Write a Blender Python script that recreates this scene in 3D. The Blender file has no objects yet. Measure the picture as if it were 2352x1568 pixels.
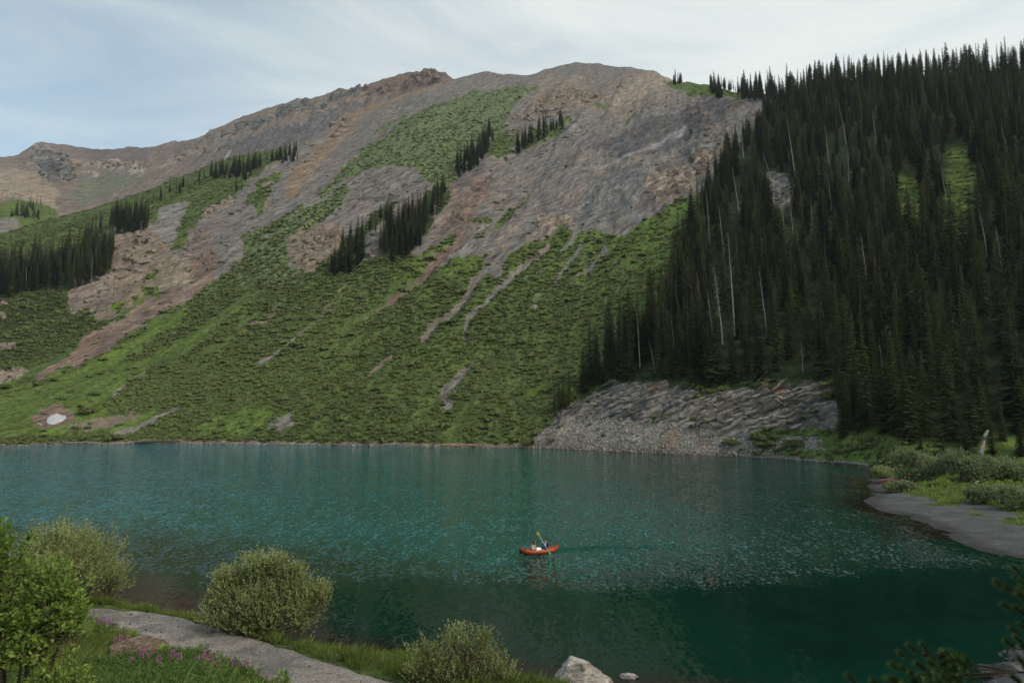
import bpy, math, random
import numpy as np
from mathutils import Vector, Matrix

random.seed(7)
RNG = np.random.RandomState(11)
SC = bpy.context.scene
COL = SC.collection

# ------------------------------------------------------------------ camera
W_, H_ = 2352.0, 1568.0          # working picture grid used for measuring the photograph
F_ = 1568.0                      # focal length in that grid (24 mm on 36 mm)
PITCH = math.radians(5.7)
CH = 11.0                        # camera height over the lake
SP, CP = math.sin(PITCH), math.cos(PITCH)
cam_d = bpy.data.cameras.new('camera')
cam = bpy.data.objects.new('camera', cam_d)
COL.objects.link(cam)
cam.location = (0, 0, CH)
cam.rotation_euler = (math.pi / 2 + PITCH, 0, 0)
cam_d.lens = 24.0
cam_d.sensor_width = 36.0
cam_d.clip_start = 0.1
cam_d.clip_end = 20000
cam_d.dof.use_dof = True
cam_d.dof.focus_distance = 60.0
cam_d.dof.aperture_fstop = 3.2
SC.camera = cam

# ------------------------------------------------------------------ sky, sun, exposure
SUN_DIR = Vector((0.62, -0.42, 0.66)).normalized()     # towards the sun (veiled by cloud)
SUN_STRENGTH = 1.7
SKY_STRENGTH = 0.13
EXPOSURE = 0.36
HAZE = 0.00006
SC.view_settings.view_transform = 'Standard'
SC.view_settings.look = 'None'
SC.view_settings.exposure = EXPOSURE
SC.view_settings.gamma = 1.0
SC.view_settings.use_curve_mapping = False
el = math.asin(SUN_DIR.z)
az = math.atan2(SUN_DIR.x, SUN_DIR.y)
sun_d = bpy.data.lights.new('sun', 'SUN')
sun_d.energy = SUN_STRENGTH
sun_d.angle = math.radians(12)
sun_d.color = (1.0, 0.91, 0.76)
sun = bpy.data.objects.new('sun', sun_d)
COL.objects.link(sun)
sun.rotation_euler = SUN_DIR.to_track_quat('Z', 'Y').to_euler()
sun.location = (0, 0, 300)

world = bpy.data.worlds.new("World")
SC.world = world
world.use_nodes = True


class NT:
    """tiny helper round a node tree"""
    def __init__(s, tree):
        s.t = tree
        tree.nodes.clear()

    def n(s, typ, props=None, **ins):
        nd = s.t.nodes.new(typ)
        for k, v in (props or {}).items():
            setattr(nd, k, v)
        for k, v in ins.items():
            key = int(k[1:]) if k[0] == 'i' and k[1:].isdigit() else k.replace('_', ' ')
            s.put(nd.inputs[key], v)
        return nd

    def put(s, sock, v):
        if isinstance(v, bpy.types.NodeSocket):
            s.t.links.new(v, sock)
        elif isinstance(v, bpy.types.Node):
            s.t.links.new(v.outputs[0], sock)
        else:
            if isinstance(v, tuple) and len(v) == 3 and sock.type == 'RGBA':
                v = (*v, 1)
            sock.default_value = v

    def math(s, op, a, b=0.0, c=0.0, clamp=False):
        nd = s.t.nodes.new('ShaderNodeMath')
        nd.operation = op
        nd.use_clamp = clamp
        s.put(nd.inputs[0], a)
        s.put(nd.inputs[1], b)
        s.put(nd.inputs[2], c)
        return nd.outputs[0]

    def mix(s, f, a, b, typ='MIX'):
        nd = s.t.nodes.new('ShaderNodeMix')
        nd.data_type = 'RGBA'
        nd.blend_type = typ
        s.put(nd.inputs[0], f)
        s.put(nd.inputs[6], a)
        s.put(nd.inputs[7], b)
        return nd.outputs[2]

    def rng(s, v, a, b, c=0.0, d=1.0, smooth=True):
        nd = s.t.nodes.new('ShaderNodeMapRange')
        if smooth:
            nd.interpolation_type = 'SMOOTHSTEP'
        for i, x in enumerate((v, a, b, c, d)):
            s.put(nd.inputs[i], x)
        return nd.outputs[0]

    def noise(s, vec, scale, detail=4.0, rough=0.55, dist=0.0):
        nd = s.n('ShaderNodeTexNoise', None, Vector=vec, Scale=scale, Detail=detail, Roughness=rough, Distortion=dist)
        return nd.outputs[0]

    def mapping(s, vec, sc=(1, 1, 1), rot=(0, 0, 0), loc=(0, 0, 0)):
        nd = s.n('ShaderNodeMapping', None, Vector=vec, Scale=sc, Rotation=rot, Location=loc)
        return nd.outputs[0]


def build_world():
    w = NT(world.node_tree)
    tc = w.n('ShaderNodeTexCoord')
    sky = w.n('ShaderNodeTexSky')
    sky.sky_type = 'NISHITA'
    sky.sun_disc = False
    sky.sun_elevation = el
    sky.sun_rotation = az
    sky.air_density = 1.0
    sky.dust_density = 1.5
    sky.altitude = 2500
    g = tc.outputs['Generated']
    # thin streaky cirrus and a soft veil, thicker towards the right and the zenith
    m1 = w.mapping(g, sc=(0.8, 1.4, 4.2), rot=(0.2, 0.55, 0.5))
    n1 = w.noise(m1, 1.9, 8.0, 0.6, 0.9)
    m2 = w.mapping(g, sc=(0.7, 0.9, 1.6), rot=(0.2, 0.2, 0.2), loc=(3.1, 1.2, 0.4))
    n2 = w.noise(m2, 1.1, 4.0, 0.5, 0.2)
    sx = w.n('ShaderNodeSeparateXYZ', None, Vector=g)
    tilt = w.math('MULTIPLY', sx.outputs[0], 0.42)
    s = w.math('ADD', w.math('MULTIPLY', n1, 1.0), w.math('MULTIPLY', n2, 0.68))
    s = w.math('ADD', s, tilt)
    f = w.rng(s, 0.50, 1.22, 0.30, 0.99)
    base = w.mix(1.0, sky.outputs[0], (0.98, 1.19, 1.06), 'MULTIPLY')
    col = w.mix(f, base, (5.3, 5.6, 5.35))
    bg = w.n('ShaderNodeBackground', None, Color=col, Strength=SKY_STRENGTH)
    o = w.n('ShaderNodeOutputWorld', None, Surface=bg)


build_world()

# ------------------------------------------------------------------ numeric helpers


def hashn(ix, iy, iz, seed):
    n = (ix.astype(np.int64) * 374761393 + iy.astype(np.int64) * 668265263 + iz.astype(np.int64) * 2147483647 + seed * 974634777) & 0xffffffff
    n = ((n ^ (n >> 13)) * 1274126177) & 0xffffffff
    n = ((n ^ (n >> 16)) * 2246822519) & 0xffffffff
    n = n ^ (n >> 15)
    return (n & 0xffffff) / float(0xffffff)


def vnoise(x, y, z=None, seed=0):
    x = np.asarray(x, float)
    y = np.asarray(y, float)
    z = np.zeros_like(x) if z is None else np.asarray(z, float)
    ix, iy, iz = np.floor(x), np.floor(y), np.floor(z)
    fx, fy, fz = x - ix, y - iy, z - iz
    fx, fy, fz = [f * f * f * (f * (f * 6 - 15) + 10) for f in (fx, fy, fz)]
    r = 0
    for dx in (0, 1):
        for dy in (0, 1):
            for dz in (0, 1):
                w = (fx if dx else 1 - fx) * (fy if dy else 1 - fy) * (fz if dz else 1 - fz)
                r = r + w * hashn(ix + dx, iy + dy, iz + dz, seed)
    return r


def fbm(x, y, z=None, oct=4, seed=0, gain=0.5):
    a, t, s = 1.0, 0.0, 0.0
    f = 1.0
    for o in range(oct):
        t = t + a * vnoise(x * f, y * f, None if z is None else z * f, seed + o * 17)
        s += a
        a *= gain
        f *= 2.03
    return t / s


def ridged(x, y, oct=4, seed=0):
    a, t, s, f = 1.0, 0.0, 0.0, 1.0
    for o in range(oct):
        t = t + a * (1 - np.abs(2 * vnoise(x * f, y * f, None, seed + o * 13) - 1))
        s += a
        a *= .5
        f *= 2.1
    return t / s


def sstep(a, b, x):
    t = np.clip((x - a) / (b - a), 0, 1)
    return t * t * (3 - 2 * t)


def elev(py):
    cy = (784.0 - py) / F_
    return (SP + cy * CP) / (CP - cy * SP)


def unproj(px, py, Y):
    """a picture measurement and a distance -> world point"""
    cy = (784.0 - py) / F_
    t = Y / (CP - cy * SP)
    return np.stack([(px - 1176.0) / F_ * t, Y + 0 * px, CH + t * (SP + cy * CP)], -1)


def onplane(px, py, z=0.0):
    px = np.asarray(px, float)
    py = np.asarray(py, float)
    Y = (z - CH) / elev(py)
    return unproj(px, py, Y)


def inpoly(px, py, poly):
    inside = np.zeros(px.shape, bool)
    n = len(poly)
    for i in range(n):
        x1, y1 = poly[i]
        x2, y2 = poly[(i + 1) % n]
        if y1 == y2:
            continue
        c = (y1 > py) != (y2 > py)
        inside ^= c & (px < (x2 - x1) * (py - y1) / (y2 - y1) + x1)
    return inside


def segdist(px, py, pts):
    """distance to a polyline and the position along it (0..1)"""
    best = np.full(px.shape, 1e9)
    pos = np.zeros(px.shape)
    n = len(pts) - 1
    for i in range(n):
        x1, y1 = pts[i]
        x2, y2 = pts[i + 1]
        dx, dy = x2 - x1, y2 - y1
        t = np.clip(((px - x1) * dx + (py - y1) * dy) / (dx * dx + dy * dy + 1e-9), 0, 1)
        d = np.hypot(px - x1 - t * dx, py - y1 - t * dy)
        m = d < best
        best = np.where(m, d, best)
        pos = np.where(m, (i + t) / n, pos)
    return best, pos


def blur2(a, k):
    ker = np.ones(2 * k + 1) / (2 * k + 1)
    for ax in (0, 1):
        p = np.pad(a, [(k, k) if i == ax else (0, 0) for i in (0, 1)], mode='edge')
        a = np.apply_along_axis(lambda m: np.convolve(m, ker, 'valid'), ax, p)
    return a


# ------------------------------------------------------------------ object helpers


def mesh_np(name, verts, faces, smooth=False, mats=(), fmat=None):
    verts = np.asarray(verts, np.float32).reshape(-1, 3)
    me = bpy.data.meshes.new(name)
    if isinstance(faces, np.ndarray):
        nf, k = faces.shape
        me.vertices.add(len(verts))
        me.vertices.foreach_set('co', verts.ravel())
        me.loops.add(nf * k)
        me.loops.foreach_set('vertex_index', faces.astype(np.int32).ravel())
        me.polygons.add(nf)
        me.polygons.foreach_set('loop_start', np.arange(0, nf * k, k, dtype=np.int32))
        me.update(calc_edges=True)
    else:
        me.from_pydata(verts.tolist(), [], [list(map(int, f)) for f in faces])
        me.update()
    for m in mats:
        me.materials.append(m)
    n = len(me.polygons)
    if fmat is not None:
        me.polygons.foreach_set('material_index', np.asarray(fmat, np.int32))
    me.polygons.foreach_set('use_smooth', np.full(n, smooth))
    me.update()
    return me


def link(name, me, parent=None, label=None, cat=None, group=None, kind=None, loc=None):
    o = bpy.data.objects.new(name, me)
    COL.objects.link(o)
    if parent is not None:
        o.parent = parent
    if loc is not None:
        o.location = loc
    tag(o, label, cat, group, kind)
    return o


def tag(o, label=None, cat=None, group=None, kind=None):
    for k, v in (('label', label), ('category', cat), ('group', group), ('kind', kind)):
        if v is not None:
            o[k] = v


def empty(name, loc, label, cat, group=None, rz=0.0, s=1.0):
    o = bpy.data.objects.new(name, None)
    COL.objects.link(o)
    o.location = loc
    o.rotation_euler = (0, 0, rz)
    o.scale = (s, s, s)
    tag(o, label, cat, group)
    return o


def fattr(me, name, vals):
    a = me.attributes.new(name, 'FLOAT', 'POINT')
    a.data.foreach_set('value', np.asarray(vals, np.float32).ravel())


def cattr(me, name, vals):
    a = me.attributes.new(name, 'FLOAT_COLOR', 'POINT')
    v = np.asarray(vals, np.float32).reshape(-1, 3)
    v = np.concatenate([v, np.ones((len(v), 1), np.float32)], 1)
    a.data.foreach_set('color', v.ravel())


def vattr(me, name, vals):
    a = me.attributes.new(name, 'FLOAT_VECTOR', 'POINT')
    a.data.foreach_set('vector', np.asarray(vals, np.float32).ravel())


def grid_faces(nc, nr):
    i = np.arange(nc - 1)[:, None] * nr + np.arange(nr - 1)[None, :]
    i = i.ravel()
    return np.stack([i, i + nr, i + nr + 1, i + 1], 1)


class Tri:
    """collects tubes, leaves, blobs in one mesh"""
    def __init__(s):
        s.v = []
        s.f = []
        s.m = []

    def tube(s, pts, rad, n=6, mat=0, cap=True):
        base = len(s.v)
        pts = [Vector(p) for p in pts]
        for i, p in enumerate(pts):
            a = pts[max(i - 1, 0)]
            b = pts[min(i + 1, len(pts) - 1)]
            d = (b - a)
            d = d.normalized() if d.length > 1e-9 else Vector((0, 0, 1))
            u = d.orthogonal().normalized()
            w = d.cross(u)
            r = rad[i] if isinstance(rad, (list, tuple)) else rad
            for k in range(n):
                t = 2 * math.pi * k / n
                s.v.append(p + (u * math.cos(t) + w * math.sin(t)) * r)
        for i in range(len(pts) - 1):
            for k in range(n):
                s.f.append((base + i * n + k, base + i * n + (k + 1) % n, base + (i + 1) * n + (k + 1) % n, base + (i + 1) * n + k))
                s.m.append(mat)
        if cap:
            s.f.append(tuple(base + k for k in range(n))[::-1])
            s.m.append(mat)
            e = base + (len(pts) - 1) * n
            s.f.append(tuple(e + k for k in range(n)))
            s.m.append(mat)

    def poly(s, pts, mat=0):
        b = len(s.v)
        s.v += [Vector(p) for p in pts]
        s.f.append(tuple(range(b, b + len(pts))))
        s.m.append(mat)

    def mesh(s, name, mats, smooth=False):
        return mesh_np(name, [tuple(v) for v in s.v], s.f, smooth, mats, s.m)


def scatter(name, protos, pts, rots, scales, idx, label, cat=None):
    """one object of countless small pieces, instanced with geometry nodes"""
    col = bpy.data.collections.new(name + '_shapes')
    for i, me in enumerate(protos):
        o = bpy.data.objects.new('%s_shape_%02d' % (name, i), me)
        col.objects.link(o)
    me = bpy.data.meshes.new(name)
    pts = np.asarray(pts, np.float32)
    me.vertices.add(len(pts))
    me.vertices.foreach_set('co', pts.ravel())
    vattr(me, 'rot', rots)
    sc = np.asarray(scales, np.float32)
    if sc.ndim == 1:
        sc = np.stack([sc, sc, sc], 1)
    vattr(me, 'scl', sc)
    a = me.attributes.new('idx', 'INT', 'POINT')
    a.data.foreach_set('value', np.asarray(idx, np.int32))
    o = link(name, me, label=label, cat=cat, kind='stuff')
    ng = bpy.data.node_groups.new(name, 'GeometryNodeTree')
    ng.interface.new_socket('Geometry', in_out='INPUT', socket_type='NodeSocketGeometry')
    ng.interface.new_socket('Geometry', in_out='OUTPUT', socket_type='NodeSocketGeometry')
    N, L = ng.nodes.new, ng.links.new
    gi, go = N('NodeGroupInput'), N('NodeGroupOutput')
    ci = N('GeometryNodeCollectionInfo')
    ci.inputs['Collection'].default_value = col
    ci.inputs['Separate Children'].default_value = True
    ci.inputs['Reset Children'].default_value = True
    ip = N('GeometryNodeInstanceOnPoints')
    ip.inputs['Pick Instance'].default_value = True

    def at(nm, typ):
        n_ = N('GeometryNodeInputNamedAttribute')
        n_.data_type = typ
        n_.inputs[0].default_value = nm
        return n_.outputs[0]
    L(gi.outputs[0], ip.inputs['Points'])
    L(ci.outputs[0], ip.inputs['Instance'])
    L(at('idx', 'INT'), ip.inputs['Instance Index'])
    L(at('rot', 'FLOAT_VECTOR'), ip.inputs['Rotation'])
    L(at('scl', 'FLOAT_VECTOR'), ip.inputs['Scale'])
    L(ip.outputs[0], go.inputs[0])
    md = o.modifiers.new('scatter', 'NODES')
    md.node_group = ng
    return o


# ------------------------------------------------------------------ materials
MATS = {}


def newmat(name):
    m = bpy.data.materials.new(name)
    m.use_nodes = True
    MATS[name] = m
    return m, NT(m.node_tree)


def simple(name, col, rough=0.8, var=0.25, scale=8.0, bump=0.0, spec=0.2, metal=0.0):
    m, t = newmat(name)
    tc = t.n('ShaderNodeTexCoord')
    n = t.noise(tc.outputs['Object'], scale, 5.0)
    k = t.rng(n, 0.3, 0.7, 1 - var, 1 + var)
    c = t.mix(1.0, col, t.n('ShaderNodeCombineColor', None, i0=k, i1=k, i2=k).outputs[0], 'MULTIPLY')
    b = t.n('ShaderNodeBsdfPrincipled', None, Base_Color=c, Roughness=rough, Metallic=metal)
    b.inputs['Specular IOR Level'].default_value = spec
    if bump:
        bp = t.n('ShaderNodeBump', None, Height=n, Distance=bump, Strength=1.0)
        t.put(b.inputs['Normal'], bp)
    t.n('ShaderNodeOutputMaterial', None, Surface=b)
    return m


def terrain_mat(name):
    m, t = newmat(name)
    geo = t.n('ShaderNodeNewGeometry')
    pos = geo.outputs['Position']
    veg = t.n('ShaderNodeAttribute', {'attribute_name': 'veg'}).outputs['Fac']
    rock = t.n('ShaderNodeAttribute', {'attribute_name': 'rock'}).outputs['Color']
    grass = t.n('ShaderNodeAttribute', {'attribute_name': 'grass'}).outputs['Color']
    flow = t.n('ShaderNodeAttribute', {'attribute_name': 'flow'}).outputs['Vector']
    fs = t.mapping(flow, sc=(0.10, 1.0, 1.0))
    ns = t.noise(fs, 0.26, 8.0, 0.62, 0.4)         # streaks down the fall line
    nf = t.noise(pos, 0.55, 8.0, 0.7)
    nb = t.noise(pos, 0.035, 5.0, 0.6)
    # joints and beds in the rock
    wv = t.noise(pos, 0.012, 3.0, 0.5)
    bw_ = t.n('ShaderNodeCombineXYZ', None, i2=t.math('MULTIPLY', t.math('SUBTRACT', wv, 0.5), 60.0))
    pw = t.n('ShaderNodeVectorMath', {'operation': 'ADD'}, i0=pos, i1=bw_)
    st = t.mapping(t.mapping(pw, rot=(0, 0.66, 0)), sc=(0.055, 0.035, 0.62))
    nst = t.noise(st, 1.0, 7.0, 0.68, 0.35)
    pale = t.rng(t.noise(t.mapping(st, loc=(9, 4, 2)), 1.4, 4.0, 0.6, 0.3), 0.64, 0.72)
    vo = t.n('ShaderNodeTexVoronoi', {'feature': 'DISTANCE_TO_EDGE'}, Vector=t.mapping(flow, sc=(0.35, 1, 1)), Scale=0.45)
    crack = t.rng(vo.outputs[0], 0.0, 0.12, 0.8, 1.0)
    k = t.math('MULTIPLY', t.rng(ns, 0.28, 0.72, 0.72, 1.3), t.rng(nst, 0.32, 0.68, 0.58, 1.42))
    k = t.math('ADD', k, t.math('MULTIPLY', pale, 0.55))
    k = t.math('MULTIPLY', k, crack)
    k = t.math('MULTIPLY', k, t.rng(nf, 0.25, 0.75, 0.8, 1.2))
    kk = t.n('ShaderNodeCombineColor', None, i0=k, i1=k, i2=k).outputs[0]
    rc = t.mix(1.0, rock, kk, 'MULTIPLY')
    hue = t.rng(t.noise(t.mapping(flow, sc=(0.3, 1, 1), loc=(40, 7, 3)), 0.09, 5.0, 0.6), 0.38, 0.66, 0.0, 0.6)
    rc = t.mix(hue, rc, t.mix(1.0, rc, (1.18, 0.98, 0.82), 'MULTIPLY'))
    g2 = t.rng(nf, 0.3, 0.72, 0.55, 1.45)
    g3 = t.rng(ns, 0.3, 0.7, 0.72, 1.28)
    gg = t.math('MULTIPLY', g2, g3)
    gk = t.n('ShaderNodeCombineColor', None, i0=gg, i1=gg, i2=gg).outputs[0]
    gc = t.mix(1.0, grass, gk, 'MULTIPLY')
    gc = t.mix(t.rng(nb, 0.4, 0.65, 0, 0.5), gc, t.mix(1.0, gc, (0.80, 0.95, 1.0), 'MULTIPLY'))
    v = t.math('ADD', veg, t.math('MULTIPLY', t.math('SUBTRACT', ns, 0.5), 1.9))
    v = t.math('ADD', v, t.math('MULTIPLY', t.math('SUBTRACT', nf, 0.5), 1.8))
    f = t.rng(v, 0.40, 0.60, 0, 1)
    c = t.mix(f, rc, gc)
    # beds of the cliff: thin lines lying along the dip
    cl = t.n('ShaderNodeAttribute', {'attribute_name': 'cliff'}).outputs['Fac']
    wc = t.noise(pos, 0.06, 3.0, 0.5)
    wz = t.n('ShaderNodeCombineXYZ', None, i2=t.math('MULTIPLY', t.math('SUBTRACT', wc, 0.5), 2.2))
    pc = t.n('ShaderNodeVectorMath', {'operation': 'ADD'}, i0=pos, i1=wz)
    bd = t.mapping(t.mapping(pc, rot=(0.0, 0.36, 0.0)), sc=(0.06, 0.06, 1.0))
    nbd = t.noise(bd, 1.3, 7.0, 0.72, 0.3)
    kb = t.rng(nbd, 0.34, 0.62, 0.52, 1.28)
    kbc = t.n('ShaderNodeCombineColor', None, i0=kb, i1=kb, i2=kb).outputs[0]
    c = t.mix(cl, c, t.mix(1.0, c, kbc, 'MULTIPLY'))
    h = t.math('ADD', t.math('MULTIPLY', t.math('MULTIPLY', nbd, cl), 3.0), t.math('MULTIPLY', ns, 2.2))
    h = t.math('ADD', t.math('MULTIPLY', h, 1.0), t.math('ADD', t.math('MULTIPLY', nst, 1.6), t.math('MULTIPLY', nf, 1.0)))
    bp = t.n('ShaderNodeBump', None, Height=h, Distance=0.8, Strength=0.7)
    b = t.n('ShaderNodeBsdfPrincipled', None, Base_Color=c, Roughness=0.95, Normal=bp)
    b.inputs['Specular IOR Level'].default_value = 0.1
    t.n('ShaderNodeOutputMaterial', None, Surface=b)
    return m


def leaf_mat(name, col, col2, trans=0.25, wscale=0.05, sat=0.5, gloss=0.25):
    """leaves: colour drifts over the plant and from plant to plant"""
    m, t = newmat(name)
    geo = t.n('ShaderNodeNewGeometry')
    oi = t.n('ShaderNodeObjectInfo')
    n = t.noise(geo.outputs['Position'], wscale, 4.0, 0.6)
    f = t.math('ADD', t.math('MULTIPLY', oi.outputs['Random'], sat), t.math('MULTIPLY', t.math('SUBTRACT', n, 0.5), 2.2))
    r = t.n('ShaderNodeNewGeometry').outputs['Random Per Island']
    f = t.math('ADD', f, t.math('MULTIPLY', r, 0.55))
    c = t.mix(t.rng(f, -0.1, 1.1, 0, 1, False), col, col2)
    d = t.n('ShaderNodeBsdfPrincipled', None, Base_Color=c, Roughness=0.6)
    d.inputs['Specular IOR Level'].default_value = gloss
    tr = t.n('ShaderNodeBsdfTranslucent', None, Color=c)
    mx = t.n('ShaderNodeMixShader', None, i0=trans, i1=d, i2=tr)
    t.n('ShaderNodeOutputMaterial', None, Surface=mx)
    return m


M_terrain = terrain_mat('mountain_ground')
M_spruce = leaf_mat('spruce_needles', (0.012, 0.019, 0.008), (0.100, 0.114, 0.034), 0.1, 0.03, 0.75, 0.1)
M_brown_spruce = leaf_mat('dead_needles', (0.16, 0.05, 0.018), (0.22, 0.08, 0.03), 0.1)
M_bark = simple('bark', (0.09, 0.07, 0.055), 0.95, 0.4, 3.0)
M_snag = simple('bleached_wood', (0.21, 0.195, 0.175), 0.9, 0.35, 1.5)
M_snag_red = simple('reddish_dead_wood', (0.30, 0.17, 0.11), 0.9, 0.35, 1.5)
M_shrub = leaf_mat('slope_shrub_leaves', (0.120, 0.155, 0.044), (0.245, 0.275, 0.100), 0.55, 0.010, 0.5)
M_willow = leaf_mat('willow_leaves', (0.19, 0.225, 0.065), (0.55, 0.58, 0.27), 0.45, 0.6, 0.2, 0.35)
M_leafy = leaf_mat('broad_leaves', (0.12, 0.20, 0.03), (0.44, 0.54, 0.13), 0.4, 0.9, 0.2, 0.4)
M_bankwillow = leaf_mat('bank_willow_leaves', (0.12, 0.16, 0.06), (0.36, 0.41, 0.21), 0.35, 0.25, 0.3, 0.3)
M_twig = simple('twigs', (0.075, 0.05, 0.035), 0.9, 0.4, 6.0)
M_grass = leaf_mat('grass_blades', (0.060, 0.100, 0.020), (0.22, 0.27, 0.065), 0.3, 0.35, 0.6, 0.2)
M_herb = leaf_mat('herb_leaves', (0.045, 0.09, 0.02), (0.11, 0.18, 0.04), 0.3, 0.5, 0.5, 0.25)
M_pine = leaf_mat('pine_needles', (0.03, 0.06, 0.018), (0.08, 0.135, 0.04), 0.1, 1.5, 0.3, 0.2)
M_pink = simple('fireweed_petals', (0.42, 0.10, 0.32), 0.7, 0.35, 30)
M_stone = simple('talus_stone', (0.30, 0.28, 0.25), 0.95, 0.45, 0.6, 0.05)
M_stone2 = simple('brown_talus_stone', (0.24, 0.18, 0.13), 0.95, 0.4, 0.6, 0.05)
M_slab = simple('bedded_limestone', (0.27, 0.255, 0.235), 0.95, 0.5, 0.7, 0.08)


def rock_mat(name, c1, c2, sc=2.0, bump=0.06):
    m, t = newmat(name)
    tc = t.n('ShaderNodeTexCoord')
    n = t.noise(tc.outputs['Object'], sc, 9.0, 0.68, 0.6)
    n2 = t.noise(t.mapping(tc.outputs['Object'], sc=(1, 1, 3.5), rot=(0.3, 0.4, 0)), sc * 1.3, 7.0, 0.7, 0.8)
    vo = t.n('ShaderNodeTexVoronoi', {'feature': 'DISTANCE_TO_EDGE'}, Vector=t.mapping(tc.outputs['Object'], sc=(1, 1, 2)), Scale=sc)
    c = t.mix(t.rng(n2, 0.35, 0.68), c1, c2)
    dark = t.rng(vo.outputs[0], 0.0, 0.035, 0.4, 1.0)
    k = t.math('MULTIPLY', dark, t.rng(n, 0.3, 0.7, 0.65, 1.25))
    c = t.mix(1.0, c, t.n('ShaderNodeCombineColor', None, i0=k, i1=k, i2=k).outputs[0], 'MULTIPLY')
    h = t.math('ADD', n, t.math('MULTIPLY', n2, 0.8))
    bp = t.n('ShaderNodeBump', None, Height=h, Distance=bump, Strength=1.0)
    b = t.n('ShaderNodeBsdfPrincipled', None, Base_Color=c, Roughness=0.9, Normal=bp)
    b.inputs['Specular IOR Level'].default_value = 0.2
    t.n('ShaderNodeOutputMaterial', None, Surface=b)
    return m


M_boulder = rock_mat('pale_boulder', (0.30, 0.28, 0.26), (0.52, 0.46, 0.40), 1.6, 0.08)
M_tabletop = rock_mat('brown_rock', (0.10, 0.072, 0.05), (0.27, 0.205, 0.145), 3.5, 0.06)
M_greyrock = rock_mat('grey_rock', (0.20, 0.20, 0.20), (0.36, 0.35, 0.33), 2.0, 0.05)
M_darkrock = rock_mat('dark_grey_rock', (0.07, 0.07, 0.07), (0.14, 0.135, 0.13), 2.0, 0.05)
M_snow = simple('old_snow', (0.42, 0.41, 0.43), 0.8, 0.12, 0.5, 0.05)


def gravel_mat(name, c1, c2):
    m, t = newmat(name)
    pos = t.n('ShaderNodeNewGeometry').outputs['Position']
    veg = t.n('ShaderNodeAttribute', {'attribute_name': 'veg'}).outputs['Fac']
    n = t.noise(pos, 0.5, 6.0, 0.6, 0.3)
    nf = t.noise(pos, 9.0, 6.0, 0.75)
    v = t.n('ShaderNodeTexVoronoi', None, Vector=pos, Scale=14.0)
    c = t.mix(t.rng(n, 0.35, 0.65), c1, c2)
    k = t.math('MULTIPLY', t.rng(nf, 0.3, 0.7, 0.62, 1.35), t.rng(v.outputs['Distance'], 0.1, 0.7, 1.15, 0.75))
    kk = t.n('ShaderNodeCombineColor', None, i0=k, i1=k, i2=k).outputs[0]
    c = t.mix(1.0, c, kk, 'MULTIPLY')
    ng = t.noise(pos, 3.0, 6.0, 0.7)
    gc = t.mix(t.rng(ng, 0.3, 0.7), (0.040, 0.062, 0.016), (0.10, 0.14, 0.035))
    wet = t.rng(t.n('ShaderNodeSeparateXYZ', None, Vector=pos).outputs[2], 0.02, 0.16, 0.5, 1.0)
    c = t.mix(1.0, c, t.n('ShaderNodeCombineColor', None, i0=wet, i1=wet, i2=wet).outputs[0], 'MULTIPLY')
    vv = t.math('ADD', veg, t.math('MULTIPLY', t.math('SUBTRACT', ng, 0.5), 1.2))
    c = t.mix(t.rng(vv, 0.4, 0.6), c, gc)
    bp = t.n('ShaderNodeBump', None, Height=nf, Distance=0.06, Strength=1.0)
    b = t.n('ShaderNodeBsdfPrincipled', None, Base_Color=c, Roughness=0.92, Normal=bp)
    b.inputs['Specular IOR Level'].default_value = 0.15
    t.n('ShaderNodeOutputMaterial', None, Surface=b)
    return m


M_road = gravel_mat('road_gravel', (0.175, 0.160, 0.145), (0.35, 0.31, 0.27))
M_spit = gravel_mat('grey_gravel', (0.085, 0.084, 0.085), (0.128, 0.125, 0.124))
M_bank = gravel_mat('bank_soil', (0.13, 0.10, 0.075), (0.20, 0.16, 0.12))


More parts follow.
